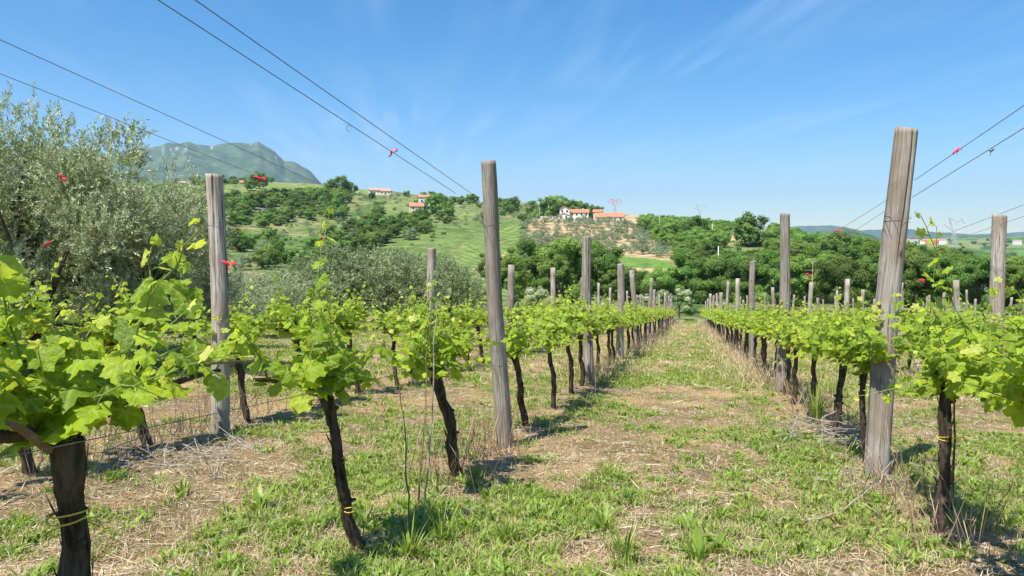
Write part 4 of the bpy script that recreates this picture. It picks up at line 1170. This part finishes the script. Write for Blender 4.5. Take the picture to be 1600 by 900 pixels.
def tie_mesh(z, r, cx, cy, tail=True, seed=0):
    G = Geo()
    for k in range(2):
        a = np.linspace(0, 2 * math.pi, 18); G.tube(np.stack([cx + np.cos(a) * r, cy + np.sin(a) * r, z + .012 * k + .008 * np.sin(a + k * 2)], 1), .0028, 5)
    if tail: G.tube([(cx + r, cy, z), (cx + r + .05, cy - .01, z + .01), (cx + r + .09, cy - .02, z - .015), (cx + r + .11, cy - .02, z - .01)], .0022, 5)
    return G.mesh('tie', [M['tie']])
VINES = []
def add_vine(x, y, ms, label, group, rz=0, sc=1.0, parts=True, z=None):
    o = empty('grapevine', (x, y, h1(x, y) if z is None else z), rz)
    o.scale = (sc, sc, sc)
    link('trunk', ms[0], o); link('shoots', ms[1], o); link('leaves', ms[2], o)
    return tag(o, label, 'grapevine', group)
G_v = 'grapevines planted in the rows'
# the nearest vines, each with its own shape
v = add_vine(-1.715, 1.80, vine_meshes(1, 'hi', 36, (-.03, -.08), .040, .83, .66, 1.05, 4, 1.0, (1, 1.1), .8, .13, .55), 'nearest grapevine at the left edge, thick black trunk with a yellow tie', G_v)
link('tie', tie_mesh(.60, .054, -.03, -.06), v)
v = add_vine(-1.60, 3.36, vine_meshes(3, 'hi', 24, (-.07, -.22), .028, .82, .40, .98, 1, 1.0, (1, .8), .8), 'grapevine with a thin leaning black trunk tied twice with yellow cord', G_v)
link('tie', tie_mesh(.22, .032, -.02, -.06, False), v); link('tie', tie_mesh(.48, .031, -.04, -.14, False), v)
v = add_vine(-1.59, 5.02, vine_meshes(4, 'hi', 34, (-.09, -.30), .040, .82, .55, .95, 2, 1.0), 'grapevine with thick black trunk just left of the tallest left post', G_v)
v = add_vine(1.405, 4.62, vine_meshes(5, 'hi', 48, (0.02, -.02), .035, .84, .60, .98, 3, 1.05), 'grapevine with gnarled mossy trunk beside the thin iron stake at right', G_v)
link('tie', tie_mesh(.55, .042, .01, -.01), v)
v = add_vine(1.42, 3.25, vine_meshes(6, 'hi', 44, (0.0, .0), .036, .86, .55, 1.1, 4, 1.05), 'grapevine reaching in with big pale leaves from the right edge', G_v)
v = add_vine(1.42, 6.55, vine_meshes(7, 'hi', 42, (-.05, -.12), .028, .83, .5, .92, 0, 1.0), 'grapevine with a slim dark trunk directly left of the thickest post', G_v)
v = add_vine(1.42, 7.7, vine_meshes(8, 'hi', 42, (0.0, -.1), .036, .83, .5, .92, 1, 1.0), 'grapevine with forked black trunk, next left of the thickest post and its slim neighbour', G_v)
v = add_vine(-1.65, 7.5, vine_meshes(9, 'hi', 32, (-.05, -.35), .034, .78, .5, .92, 1, 1.0), 'grapevine with leaning dark trunk just right of the tallest left post', G_v)
mids = [vine_meshes(300 + k, 'mid', 40, (rnd.gauss(-.05, .03), rnd.uniform(-.34, -.05)), rnd.uniform(.030, .042), rnd.uniform(.80, .88), .46, .95, k % 2, 1.0) for k in range(6)]
los = [vine_meshes(400 + k, 'lo', 34, (rnd.gauss(-.03, .03), rnd.uniform(-.25, -.05)), .038, .83, .6, 1.15, k % 2, .85) for k in range(4)]
cand = []
start = {0: 1.5, 1: 9.0, 2: 9.2, 3: 6.5, 4: 13, 5: 20, 6: 25, 7: 30, 8: 34}
for ri in range(9):
    y = start[ri]; k = 0
    while y < vineyard_end:
        if abs(((y - 6.1) % 6.1)) < .32 or abs(((y - 6.1) % 6.1) - 6.1) < .32: y += .45
        cand.append((y, ri, ROWS_X[ri] + rnd.gauss(0, .04))); y += 1.32 + rnd.gauss(0, .08)
cand = [c for c in cand if 800 + F * math.tan(polar(np.array([c[2]]), np.array([c[0]]))[0][0]) < 1720 and c[0] > 0]
cand.sort(key=lambda c: math.hypot(c[0], c[2]))
NIND = 280
stuff_pts = cand[NIND:]
count = {}
for (y, ri, x) in cand[:NIND]:
    d = math.hypot(x, y)
    bay = int((y - 6.1) // 6.1) + 1; key = (ri, bay); count[key] = count.get(key, 0) + 1
    if bay <= 7: lab = 'leafy grapevine of the %s, %s %s' % (ROWN[ri], ORD[min(count[key], 6) - 1], ('before its first post' if bay <= 0 else 'beyond its %s post' % ORD[bay - 1]))
    else: lab = 'distant grapevine near the end of the %s' % ROWN[ri]
    ms = rnd.choice(mids) if d < 24 else rnd.choice(los)
    o = add_vine(x, y, ms, lab, G_v, math.pi * 0 + rnd.gauss(0, .08), rnd.uniform(.93, 1.06))
    if rnd.random() < .5: o.scale.y *= 1.08
if stuff_pts:
    V2, F2, A2, n2 = [], [], [], 0
    me = los[0][2]
    arrs = []
    for ms in los:
        me = ms[2]
        V = np.empty(len(me.vertices) * 3, np.float32); me.vertices.foreach_get('co', V)
        vi = np.empty(len(me.loops), np.int32); me.loops.foreach_get('vertex_index', vi)
        a = np.empty(len(me.vertices), np.float32); me.attributes['rnd'].data.foreach_get('value', a)
        arrs.append((V.reshape(-1, 3), vi.reshape(-1, 3), a))
    for (y, ri, x) in stuff_pts:
        V, f, a = rnd.choice(arrs)
        V2.append(V + np.array([x, y, h1(x, y)])); F2.append(f + n2); A2.append(a); n2 += len(V)
    me = mesh_np('far_vine_foliage', np.vstack(V2), [(np.vstack(F2), 0)], [M['vine_leaf']], {'rnd': np.concatenate(A2), 'vein': np.zeros(n2)})
    tag(link('far_vine_foliage', me), 'bright green foliage of the most distant vines on the right', 'foliage', None, 'stuff')

# ------------------------------------------------------------------ wires
def wire(name, P, rad, label, group=None, sag=0.0, mat='wire'):
    P = [Vector(p) for p in P]; pts = []
    for a, b in zip(P[:-1], P[1:]):
        for k in range(10):
            t_ = k / 10; p = a.lerp(b, t_); p.z -= sag * 4 * t_ * (1 - t_); pts.append(p)
    pts.append(P[-1]); o0 = pts[0].copy()
    G = Geo(); G.tube([tuple(p - o0) for p in pts], rad, 5)
    o = link(name, G.mesh(name, [M[mat]]), None, o0)
    return tag(o, label, 'wire', group)
WG = 'steel wires strung along the vine rows'
def extend(a, b, ya):
    d = b - a; t = (ya - a.y) / d.y; return a + d * t
for (pa, pb, X, y0, rad, lab) in (
        ((247, 0), (712, 302), -1.78, -1.5, .0021, 'lower overhead wire reaching the tallest left post from the sky'),
        ((305, 0), (736, 302), -1.65, -1.5, .0021, 'upper overhead wire reaching the tallest left post from the sky'),
        ((0, 62), (498, 287), -4.3, -1.0, .0026, 'upper of the two long wires crossing the mountain at the left'),
        ((0, 115), (392, 270), -4.55, -1.0, .0024, 'lower of the two long wires crossing the olive tree tops at the left'),
        ((1600, 165), (1430, 281), 1.38, .6, .0020, 'upper right wire that carries the red ribbon beside the thickest post'),
        ((1600, 200), (1426, 308), 1.38, .6, .0020, 'lower right wire with a dark knot beside the thickest post'),
        ((1600, 320), (1491, 361), 4.5, 6, .0034, 'upper wire passing the top of the rightmost thick post'),
        ((1600, 338), (1500, 372), 4.5, 6, .0030, 'lower wire passing the top of the rightmost thick post')):
    a = on_plane_x(*pa, X); b = on_plane_x(*pb, X)
    a0 = extend(a, b, min(y0, a.y)); 
    wire('trellis_wire', [a0, b], rad, lab, WG)
def row_z(X, Y, h): return h1(X, Y) + h
p = on_plane_x(1388, 311, 1.38)
wire('trellis_wire', [p, (1.40, 12, row_z(1.4, 12, 2.1)), (1.40, 24, row_z(1.4, 24, 2.05))], .0018, 'top wire running on behind the thickest post', WG, .04)
p = on_plane_x(1383, 330, 1.38)
wire('trellis_wire', [p, (1.40, 12, row_z(1.4, 12, 1.93)), (1.40, 24, row_z(1.4, 24, 1.9))], .0016, 'second wire running on behind the thickest post', WG, .04)
for ri, hs in ((0, (.84, 1.66)), (1, (.84, 1.62)), (2, (.84, 1.66)), (3, (.84, 1.68))):
    for h in hs:
        y0 = {0: .5, 1: .4, 2: .6, 3: 5}[ri] if (h < 1 or ri in (0, 3)) else 6.2
        pts = [(ROWS_X[ri] + .05, y, -SLOPE * y + h + .03) for y in (y0, 6.3, 12.2, 18.3, 30, 50, 75)]
        wire('trellis_wire', pts, .0016 if h < 1 else .0008, '%s wire along the %s' % ('low fruiting' if h < 1 else 'thin middle', ROWN[ri]), WG, .015)
# a horizontal tied cane visible in front of the dark post
P = [on_plane_x(268, 562, -2.1), on_plane_x(330, 566, -2.1), on_plane_x(395, 564, -2.1)]
P[1].z -= .004
wire('tied_cane', P, .0075, 'brown woody cane tied level in front of the dark left post', None, 0, 'cane')
P = [on_plane_x(-30, 655, -1.7), on_plane_x(30, 668, -1.68), on_plane_x(78, 705, -1.66)]
wire('pruned_cane', P, .012, 'short bare brown cane at the left edge joining the nearest trunk', None, 0, 'cane')

# ------------------------------------------------------------------ ribbons
def ribbon(px, py, X, size, label, seed, w=.9):
    p = on_plane_x(px, py, X); g = np.random.default_rng(seed)
    G = Geo()
    def strip(Q, wid):
        Q = np.array(Q) * size; T_ = np.gradient(Q, axis=0); S = unit(np.cross(unit(T_), np.array([.3, 1, .2]))) * wid * size
        S = np.array([[.25, .95, .15]]) * wid * size + S * .25
        V = np.vstack([Q - S, Q + S]); n = len(Q); i = np.arange(n - 1)
        G.add(V, np.stack([i, i + 1, n + i + 1, n + i], 1))
    a = np.linspace(0, 2 * math.pi, 14)
    t1, t2 = g.uniform(-.3, .6), g.uniform(2.0, 4.6)
    for t_ in (t1, t2):
        c, s = math.cos(t_), math.sin(t_)
        L0 = np.stack([.55 * (1 - np.cos(a)), np.sin(a) * .12, .30 * np.sin(a)], 1)
        strip(L0 @ np.array([[c, 0, s], [0, 1, 0], [-s, 0, c]]), .28)
    strip([(0, 0, .06), (-.08, .05, -.25), (-.02, 0, -.6), (-.14, -.04, -.95)], .12)
    a = np.linspace(0, 2 * math.pi, 9); G.tube(np.stack([np.cos(a) * .14, np.sin(a) * .14, np.zeros(9)], 1) * size, size * .08, 5)
    o = link('ribbon', G.mesh('ribbon', [M['ribbon']]), None, p)
    o.rotation_euler.z = YAW + .2
    return tag(o, label, 'ribbon', 'red plastic ribbons tied to the wires')
for k, (px, py, X, s, lab) in enumerate((
        (611, 236, -1.74, .034, 'red ribbon bow on the overhead wire against blue sky, left of the tallest post'),
        (1496, 236, 1.38, .026, 'pink red ribbon on the upper wire right of the thickest post'),
        (405, 279, -4.45, .060, 'red ribbon bow in front of the far ridge, right of the dark left post'),
        (356, 414, -4.08, .058, 'bright red ribbon hanging beside the dark left post at mid height'),
        (95, 279, -4.45, .034, 'red ribbon in front of the nearest olive tree crown'),
        (72, 381, -4.40, .028, 'small red ribbon low before the olive at the left, above the big leaves'),
        (1311, 361, 1.42, .034, 'small red ribbon on the wire before the distant hill'),
        (1265, 431, 1.42, .044, 'red ribbon beside the thin pole with cross bars'),
        (1441, 440, 4.5, .066, 'faded red ribbon on the middle wire right of the thickest post'),
        (502, 371, -4.45, .042, 'small faded ribbon in front of the dark bushes of the meadow'),
        (500, 437, -4.4, .040, 'faded red ribbon low in front of the olive grove'))):
    ribbon(px, py, X, s, lab, 500 + k)
p = on_plane_x(1549, 234, 1.38)
G = Geo(); G.tube([(-.012, 0, 0), (0, 0, -.004), (.012, 0, .004)], [.003, .008, .003], 8, rough=.2)
G.tube([(0, 0, 0), (-.006, 0, -.028)], .002, 5)
tag(link('wire_knot', G.mesh('wire_knot', [M['wire']]), None, p), 'dark knot on the lower right wire', 'knot')
p = on_plane_x(545, 197, -1.77); a = np.linspace(.4, 5.6, 12)
G = Geo(); G.tube(np.stack([np.cos(a) * .013, np.sin(a) * .004, np.sin(a) * .016 - .012], 1), .0016, 5)
tag(link('wire_hook', G.mesh('wire_hook', [M['wire']]), None, p), 'little bent wire hook on the lower overhead wire', 'hook')

# ------------------------------------------------------------------ stakes, stalks, brushwood
def stalk(name, P, rad, label, cat, mat, group=None, side=0, seed=0):
    P = [Vector(p) for p in P]; o0 = P[0].copy(); g = np.random.default_rng(seed)
    G = Geo(); Q = []
    for a, b in zip(P[:-1], P[1:]):
        for k in range(6): Q.append(a.lerp(b, k / 6) - o0)
    Q.append(P[-1] - o0); Q = np.array([tuple(q) for q in Q]); Q[1:] += g.normal(0, .004, Q[1:].shape)
    G.tube(Q, np.linspace(rad, rad * .45, len(Q)), 6, rnd=.5)
    for k in range(side):
        i = g.integers(2, len(Q)); d = unit(np.array([g.normal(), g.normal(), 1.2])); l = g.uniform(.05, .22)
        G.tube([Q[i], Q[i] + d * l * .5, Q[i] + d * l + [0, 0, .02]], [rad * .4, rad * .3, rad * .2], 4, rnd=.6)
    o = link(name, G.mesh(name, [M[mat]]), None, o0); return tag(o, label, cat, group)
def gp(px, py, X):      # ground point in the plane of a row, at a photo column
    q = on_plane_x(px, py, X); return Vector((X, q.y, h1(X, q.y)))
def near_ground(px, py):
    d = ray(px, py)
    t = 1.0
    for _ in range(400):
        q = Vector((0, 0, EYE)) + d * t
        if q.z <= h1(q.x, q.y): break
        t += .03
    return q
q = near_ground(1487, 800); q2 = Vector((q.x, q.y, q.z + .92))
stalk('iron_stake', [q, q2], .009, 'thin rusty iron stake standing beside the gnarled trunk at right', 'stake', 'rust')
for k, (b, t_, lab) in enumerate((((640, 835), (624, 590), 'thin bare reddish stalk left of the trio before the tallest left post'), ((652, 800), (672, 480), 'middle bare stalk of the trio rising into the vine leaves'), ((662, 830), (682, 470), 'longest pale bare stalk crossing the grapevine leaves'))):
    q = near_ground(*b); X = q.x; e = ray(*t_); s_ = (q.y + .02) / e.y; top = Vector((0, 0, EYE)) + e * s_
    stalk('bare_stalk', [q, q.lerp(top, .5) + Vector((.012, 0, 0)), top], .0055, lab, 'stalk', 'twig' if k == 2 else 'cane', None, 2 if k < 2 else 0, k)
def brush(name, centre, n, L, label, cat, mat, seed, rx=.5, ry=.3, zmax=.45, kind=None, rad=.004):
    g = np.random.default_rng(seed); G = Geo(); c = np.array(centre)
    for k in range(n):
        b = c + np.array([g.normal(0, rx), g.normal(0, ry), 0]); b[2] = h1(b[0], b[1]) + g.random() ** 2 * zmax * .5
        d = unit(np.array([g.normal(0, 1), g.normal(0, 1), g.normal(.35, .5)])); l = L * g.uniform(.4, 1.2)
        m_ = 6; u = np.linspace(-.5, .5, m_); bend = g.normal(0, .18, 3)
        Q = b + np.outer(u * l, d) + np.outer((u ** 2) * l, bend) + g.normal(0, .008, (m_, 3))
        Q[:, 2] = np.maximum(Q[:, 2], [h1(a, bb) + .004 for a, bb in Q[:, :2]])
        r_ = rad * g.uniform(.5, 1.6)
        G.tube(Q - c, np.linspace(r_, r_ * .4, m_), 5, rnd=g.random())
    o = link(name, G.mesh(name, [M[mat]]), None, c); return tag(o, label, cat, None, kind)
q = near_ground(1310, 690); brush('brushwood_pile', (q.x, q.y, q.z), 80, .7, 'tangle of dry grey twigs left of the thickest post foot', 'brushwood', 'twig', 1, .34, .40, .5)
q = near_ground(1365, 755); brush('brushwood_pile', (q.x, q.y, q.z), 26, .55, 'loose grey twigs lying around the foot of the thickest post', 'brushwood', 'twig', 2, .25, .2, .3)
q = near_ground(300, 715); brush('brushwood_pile', (q.x, q.y, q.z), 90, .5, 'dry twigs heaped along the far left row near the dark post', 'brushwood', 'twig', 3, .3, .35, .12)
q = near_ground(770, 690); brush('dry_weed', (q.x, q.y, q.z), 70, .6, 'reddish dry weed stalks around the foot of the tallest left post', 'weed', 'reddry', 4, .25, .5, .55, None, .0026)
pts = [near_ground(*a) for a in ((1205, 815), (1270, 818), (1315, 805), (1360, 780), (1420, 775))]
for a in pts: a.z += .02
pts[3].z += .06
stalk('fallen_branch', pts, .009, 'crooked grey fallen branch on the grass below the thickest post', 'branch', 'twig', None, 10, 6)
q = near_ground(1172, 677)
o = empty('dandelion', q); tag(o, 'single yellow dandelion flower in the grass path', 'flower')
G = Geo(); G.tube([(0, 0, 0), (.01, 0, .05), (.012, 0, .10)], .0018, 5, rnd=.3); link('stem', G.mesh('stem', [M['weed']]), o)
G = Geo(); a = np.linspace(0, 6.28, 22, endpoint=False)
for rr_, zz in ((.020, .0), (.013, .006)):
    P = np.tile(np.array([[.012, 0, .10 + zz]]), (22, 1)); D = np.stack([np.cos(a), np.sin(a), np.full(22, .25)], 1); S = np.stack([-np.sin(a), np.cos(a), np.zeros(22)], 1)
    blades(G, P, D, S, np.full(22, rr_), np.full(22, .007))
link('flower_head', G.mesh('flower_head', [M['yellow']]), o)

# ------------------------------------------------------------------ ground cover
def sample_floor(n, rlo, rhi, seed, amax=.78, power=1.0):
    g = np.random.default_rng(seed)
    a = g.uniform(-amax, amax, n); r = np.sqrt(g.uniform(rlo ** 2, rhi ** 2, n)) if power == 1 else rlo * (rhi / rlo) ** g.random(n)
    X = r * (np.cos(a) * FW[0] + np.sin(a) * RT[0]); Y = r * (np.cos(a) * FW[1] + np.sin(a) * RT[1])
    return X, Y, r, g
def tufts(name, n, rlo, rhi, seed, thr, per, hgt, wid, mat, label, cat, logr=True, spread=.05, lean=.5, tall=0.0, width_r=0.0):
    X, Y, r, g = sample_floor(n, rlo, rhi, seed, power=0 if logr else 1)
    gr = greenness(X, Y); keep = g.random(n) < sstep(thr - .05, thr + .07, gr)
    X, Y, r = X[keep], Y[keep], r[keep]; n = len(X)
    sc = 0.35 + g.random(n) ** 2.5 * 1.3
    k = per; bx = np.repeat(X, k); by = np.repeat(Y, k); rs = np.repeat(r, k); s = np.repeat(sc, k)
    phi = g.uniform(0, 6.28, n * k); off = spread * s * g.random(n * k)
    x = bx + np.cos(phi) * off; y = by + np.sin(phi) * off; z = H(x, y) - .005
    h = hgt * s * g.uniform(.5, 1.2, n * k); w = wid * (1 + width_r * rs)
    out = np.stack([np.cos(phi), np.sin(phi), np.zeros(n * k)], 1)
    ln = lean * g.uniform(.3, 1.3, n * k)
    D1 = unit(out * (ln * .5)[:, None] + [0, 0, 1]); D2 = unit(out * (ln * 1.7)[:, None] + [0, 0, .75])
    S = unit(np.cross(D1, out + g.normal(0, .4, out.shape))); S = np.where(np.abs(S) > 2, 0, S)
    P0 = np.stack([x, y, z], 1); P1 = P0 + D1 * (h * .55)[:, None]; P2 = P1 + D2 * (h * .5)[:, None]
    W = (w * (1 if np.isscalar(wid) else 1))[:, None] if not np.isscalar(w) else w
    V = np.stack([P0 - S * W * .35, P0 + S * W * .35, P1 + S * W * .5, P1 - S * W * .5, P2], 1).reshape(-1, 3)
    i = np.arange(n * k)[:, None] * 5
    q = i + np.array([[0, 1, 2, 3]]); t_ = i + np.array([[3, 2, 4]])
    rv = np.clip(np.repeat(g.random(n) * .5, k) + g.random(n * k) * .45, 0, 1)
    me = mesh_np(name, V, [(q, 0), (t_, 0)], [M[mat]], {'rnd': np.repeat(rv, 5)})
    tag(link(name, me), label, cat, None, 'stuff')
tufts('grass', 26000, 1.6, 14, 41, .525, 9, .075, .0045, 'grass', 'tufts of thin green grass over the near vineyard floor', 'grass', True, .05, .7)
tufts('broadleaf_weeds', 20000, 1.6, 14, 42, .515, 8, .065, .017, 'weed', 'low broad leaved green weeds over the near vineyard floor', 'weeds', True, .03, 1.5)
tufts('creeping_weeds', 70000, 1.6, 18, 45, .485, 5, .030, .012, 'weed', 'small creeping green weeds between the dry stubble', 'weeds', True, .05, 1.8)
tufts('far_grass', 60000, 12, 90, 43, .49, 7, .08, .010, 'grass', 'green grass further down the vineyard between the rows', 'grass', True, .12, .7, 0, .04)
def straw(name, n, rlo, rhi, seed, L, W, mat, label, up=.12):
    X, Y, r, g = sample_floor(n, rlo, rhi, seed, power=0)
    keep = greenness(X, Y) < .60; X, Y, r = X[keep], Y[keep], r[keep]; n = len(X)
    ph = g.uniform(0, 6.28, n); D = unit(np.stack([np.cos(ph), np.sin(ph), g.normal(0, up, n)], 1)); l = L * g.uniform(.3, 1.3, n)
    z = H(X, Y); P = np.stack([X, Y, z + .004 + np.abs(D[:, 2]) * l * .5], 1) - D * (l * .5)[:, None]
    S = unit(np.cross(D, np.array([0, 0, 1.0]) + g.normal(0, .3, (n, 3)))); G = Geo()
    blades(G, P, D, S, l, W * g.uniform(.5, 1.5, n) * (1 + .12 * r), 0, rnd=g.random(n))
    tag(link(name, G.mesh(name, [M[mat]])), label, 'straw', None, 'stuff')
straw('dry_straw', 60000, 1.6, 16, 51, .085, .0030, 'straw', 'cut dry straw scattered over the near soil')
straw('long_straw', 4500, 1.8, 14, 53, .24, .0036, 'straw', 'long dry stems lying loose on the near ground', .10)
straw('far_straw', 50000, 12, 80, 52, .22, .0035, 'straw', 'dry straw lying between the rows further away', .25)
def dry_stems(name, rows, n, seed, h, label, y0, y1, mat='reddry', off=.0, sp=.22):
    g = np.random.default_rng(seed); G = Geo()
    X = np.array(rows)[g.integers(0, len(rows), n)] + g.normal(off, sp, n); Y = y0 * (y1 / y0) ** g.random(n)
    Y = Y + 0; k = fbm(X * 1.2 + 3, Y * .8, 3); keep = g.random(n) < sstep(.42, .62, k) ; X, Y = X[keep], Y[keep]; n = len(X)
    z = H(X, Y); D = unit(np.stack([g.normal(0, .35, n), g.normal(0, .35, n), np.ones(n)], 1)); hh = h * g.uniform(.3, 1.15, n)
    S = unit(np.cross(D, g.normal(0, 1, (n, 3)))); P = np.stack([X, Y, z], 1)
    w = .004 * (1 + .09 * Y)
    blades(G, P, D, S, hh, w, 0, rnd=np.clip(g.normal(.5, .25, n), 0, 1))
    b = P + D * (hh * g.uniform(.4, .9, n))[:, None]; D2 = unit(D + g.normal(0, .8, (n, 3)) * [1, 1, .4]); blades(G, b, D2, S, hh * .35, w * .8, 0, rnd=np.clip(g.normal(.6, .25, n), 0, 1))
    tag(link(name, G.mesh(name, [M[mat]])), label, 'dry weeds', None, 'stuff')
dry_stems('dry_weeds', [-1.65, 1.4, -4.45], 5200, 61, .42, 'dry reddish weed stems standing along the rows', 4.0, 80)
dry_stems('dry_grass', [-1.4, 1.2, 4.5, 7.7], 16000, 62, .34, 'tan dry grass standing under the more distant vines', 12, 85, 'straw', 0, .4)
def clods():
    X, Y, r, g = sample_floor(26000, 1.5, 20, 71, power=0)
    keep = (greenness(X, Y) < .56) & (fbm(X * 1.4, Y * 1.4, 3) > .44); X, Y = X[keep], Y[keep]; n = len(X)
    B = np.array([[1, 0, 0], [-1, 0, 0], [0, 1, 0], [0, -1, 0], [0, 0, 1], [0, 0, -.6]], float)
    fc = np.array([[0, 2, 4], [2, 1, 4], [1, 3, 4], [3, 0, 4], [2, 0, 5], [1, 2, 5], [3, 1, 5], [0, 3, 5]])
    s = .005 + .022 * g.random(n) ** 4
    V = (B[None] * g.uniform(.6, 1.4, (n, 6, 1)) + g.normal(0, .12, (n, 6, 3))) * s[:, None, None] * [1, 1, .7] + np.stack([X, Y, H(X, Y)], 1)[:, None]
    me = mesh_np('soil_clods', V.reshape(-1, 3), [((fc[None] + (np.arange(n) * 6)[:, None, None]).reshape(-1, 3), 0)], [plain('clod', (0.34, 0.265, 0.18), .95, .3, 9)])
    tag(link('soil_clods', me), 'small dry clods and stones of soil on the bare patches', 'soil clods', None, 'stuff')
clods()
tufts('dry_stubble', 34000, 1.6, 20, 47, .40, 7, .055, .0032, 'straw', 'short dry mown stubble standing between the green weeds', 'stubble', True, .06, 1.0)
# row of taller green weeds at the near end of the left row
def clump(px, py, n, h, w, seed, label, mat='grass', lean=.8, name='grass_clump', cat='grass clump'):
    q = near_ground(px, py); g = np.random.default_rng(seed); G = Geo()
    ph = g.uniform(0, 6.28, n); out = np.stack([np.cos(ph), np.sin(ph), np.zeros(n)], 1)
    P = out * (g.random(n) * .05)[:, None]; hh = h * g.uniform(.5, 1.15, n); ln = (lean * g.uniform(.1, 1.2, n))[:, None]
    S = unit(np.cross(out, [0, 0, 1.0]) + g.normal(0, .2, (n, 3))); ws = w * g.uniform(.6, 1.2, n)
    pts_ = [P]; 
    for k in range(4): pts_.append(pts_[-1] + unit(out * ln * (.3 + k * .55) + [0, 0, 1.0]) * (hh / 4)[:, None])
    wd = [.5, .9, 1, .7, .06]; V = np.stack([x for p_, c in zip(pts_, wd) for x in (p_ - S * (ws * c / 2)[:, None], p_ + S * (ws * c / 2)[:, None])], 1)
    i = np.arange(n)[:, None] * 10; f = np.vstack([i + np.array([[2 * k, 2 * k + 1, 2 * k + 3, 2 * k + 2]]) for k in range(4)])
    rv = np.repeat(np.clip(g.normal(.4, .2, n), 0, .9), 10)
    me = mesh_np(name, V.reshape(-1, 3), [(f, 0)], [M[mat]], {'rnd': rv}); q.z = h1(q.x, q.y) - .01
    tag(link(name, me, None, q), label, cat)
clump(690, 850, 40, .28, .007, 1, 'tall blue green grass clump at the bottom, right of the thin leaning trunk')
clump(790, 850, 90, .15, .007, 2, 'dense fresh grass clump at the bottom below the tallest left post')
clump(860, 872, 60, .13, .007, 3, 'grass clump right of the dense one at the bottom edge')
clump(975, 880, 26, .24, .010, 4, 'thin upright grass clump at the bottom middle')
clump(1275, 670, 70, .50, .011, 5, 'tall bluish grass growing beside the grey twig tangle', 'grass', .45)
clump(405, 800, 18, .17, .035, 6, 'broad leaved weed with glossy leaves left of the leaning trunk', 'weed', 1.1, 'leafy_weed', 'weed')
clump(1095, 880, 16, .20, .028, 7, 'dark leaved weed at the bottom middle on bare soil', 'weed', 1.0, 'leafy_weed', 'weed')
clump(1075, 830, 14, .13, .026, 8, 'small broad leaved weed above the bare soil patch', 'weed', 1.1, 'leafy_weed', 'weed')
clump(285, 775, 30, .14, .014, 9, 'bright grass clump between the nearest trunk and the dark post')
clump(640, 878, 40, .22, .010, 10, 'grass clump at the bottom right of the leaning trunk foot')
clump(940, 830, 30, .14, .024, 11, 'patch of soft broad leaves in the path near the bottom', 'weed', 1.1, 'leafy_weed', 'weed')
clump(1480, 700, 26, .22, .02, 12, 'leafy green weed behind the gnarled trunk at right', 'weed', .8, 'leafy_weed', 'weed')

# ------------------------------------------------------------------ air
m = bpy.data.materials.new('haze'); m.use_nodes = True; t = m.node_tree
t.nodes.remove(t.nodes['Principled BSDF'])
pv = t.nodes.new('ShaderNodeVolumePrincipled'); pv.inputs['Density'].default_value = 0.00008
pv.inputs['Color'].default_value = (0.62, 0.81, 1.0, 1); pv.inputs['Anisotropy'].default_value = 0.2
t.links.new(pv.outputs[0], t.nodes['Material Output'].inputs['Volume'])
G = Geo(); G.box((0, 0, 300), (26400, 26400, 1260))
tag(link('haze', G.mesh('haze', [m])), None, None, None, 'stuff')
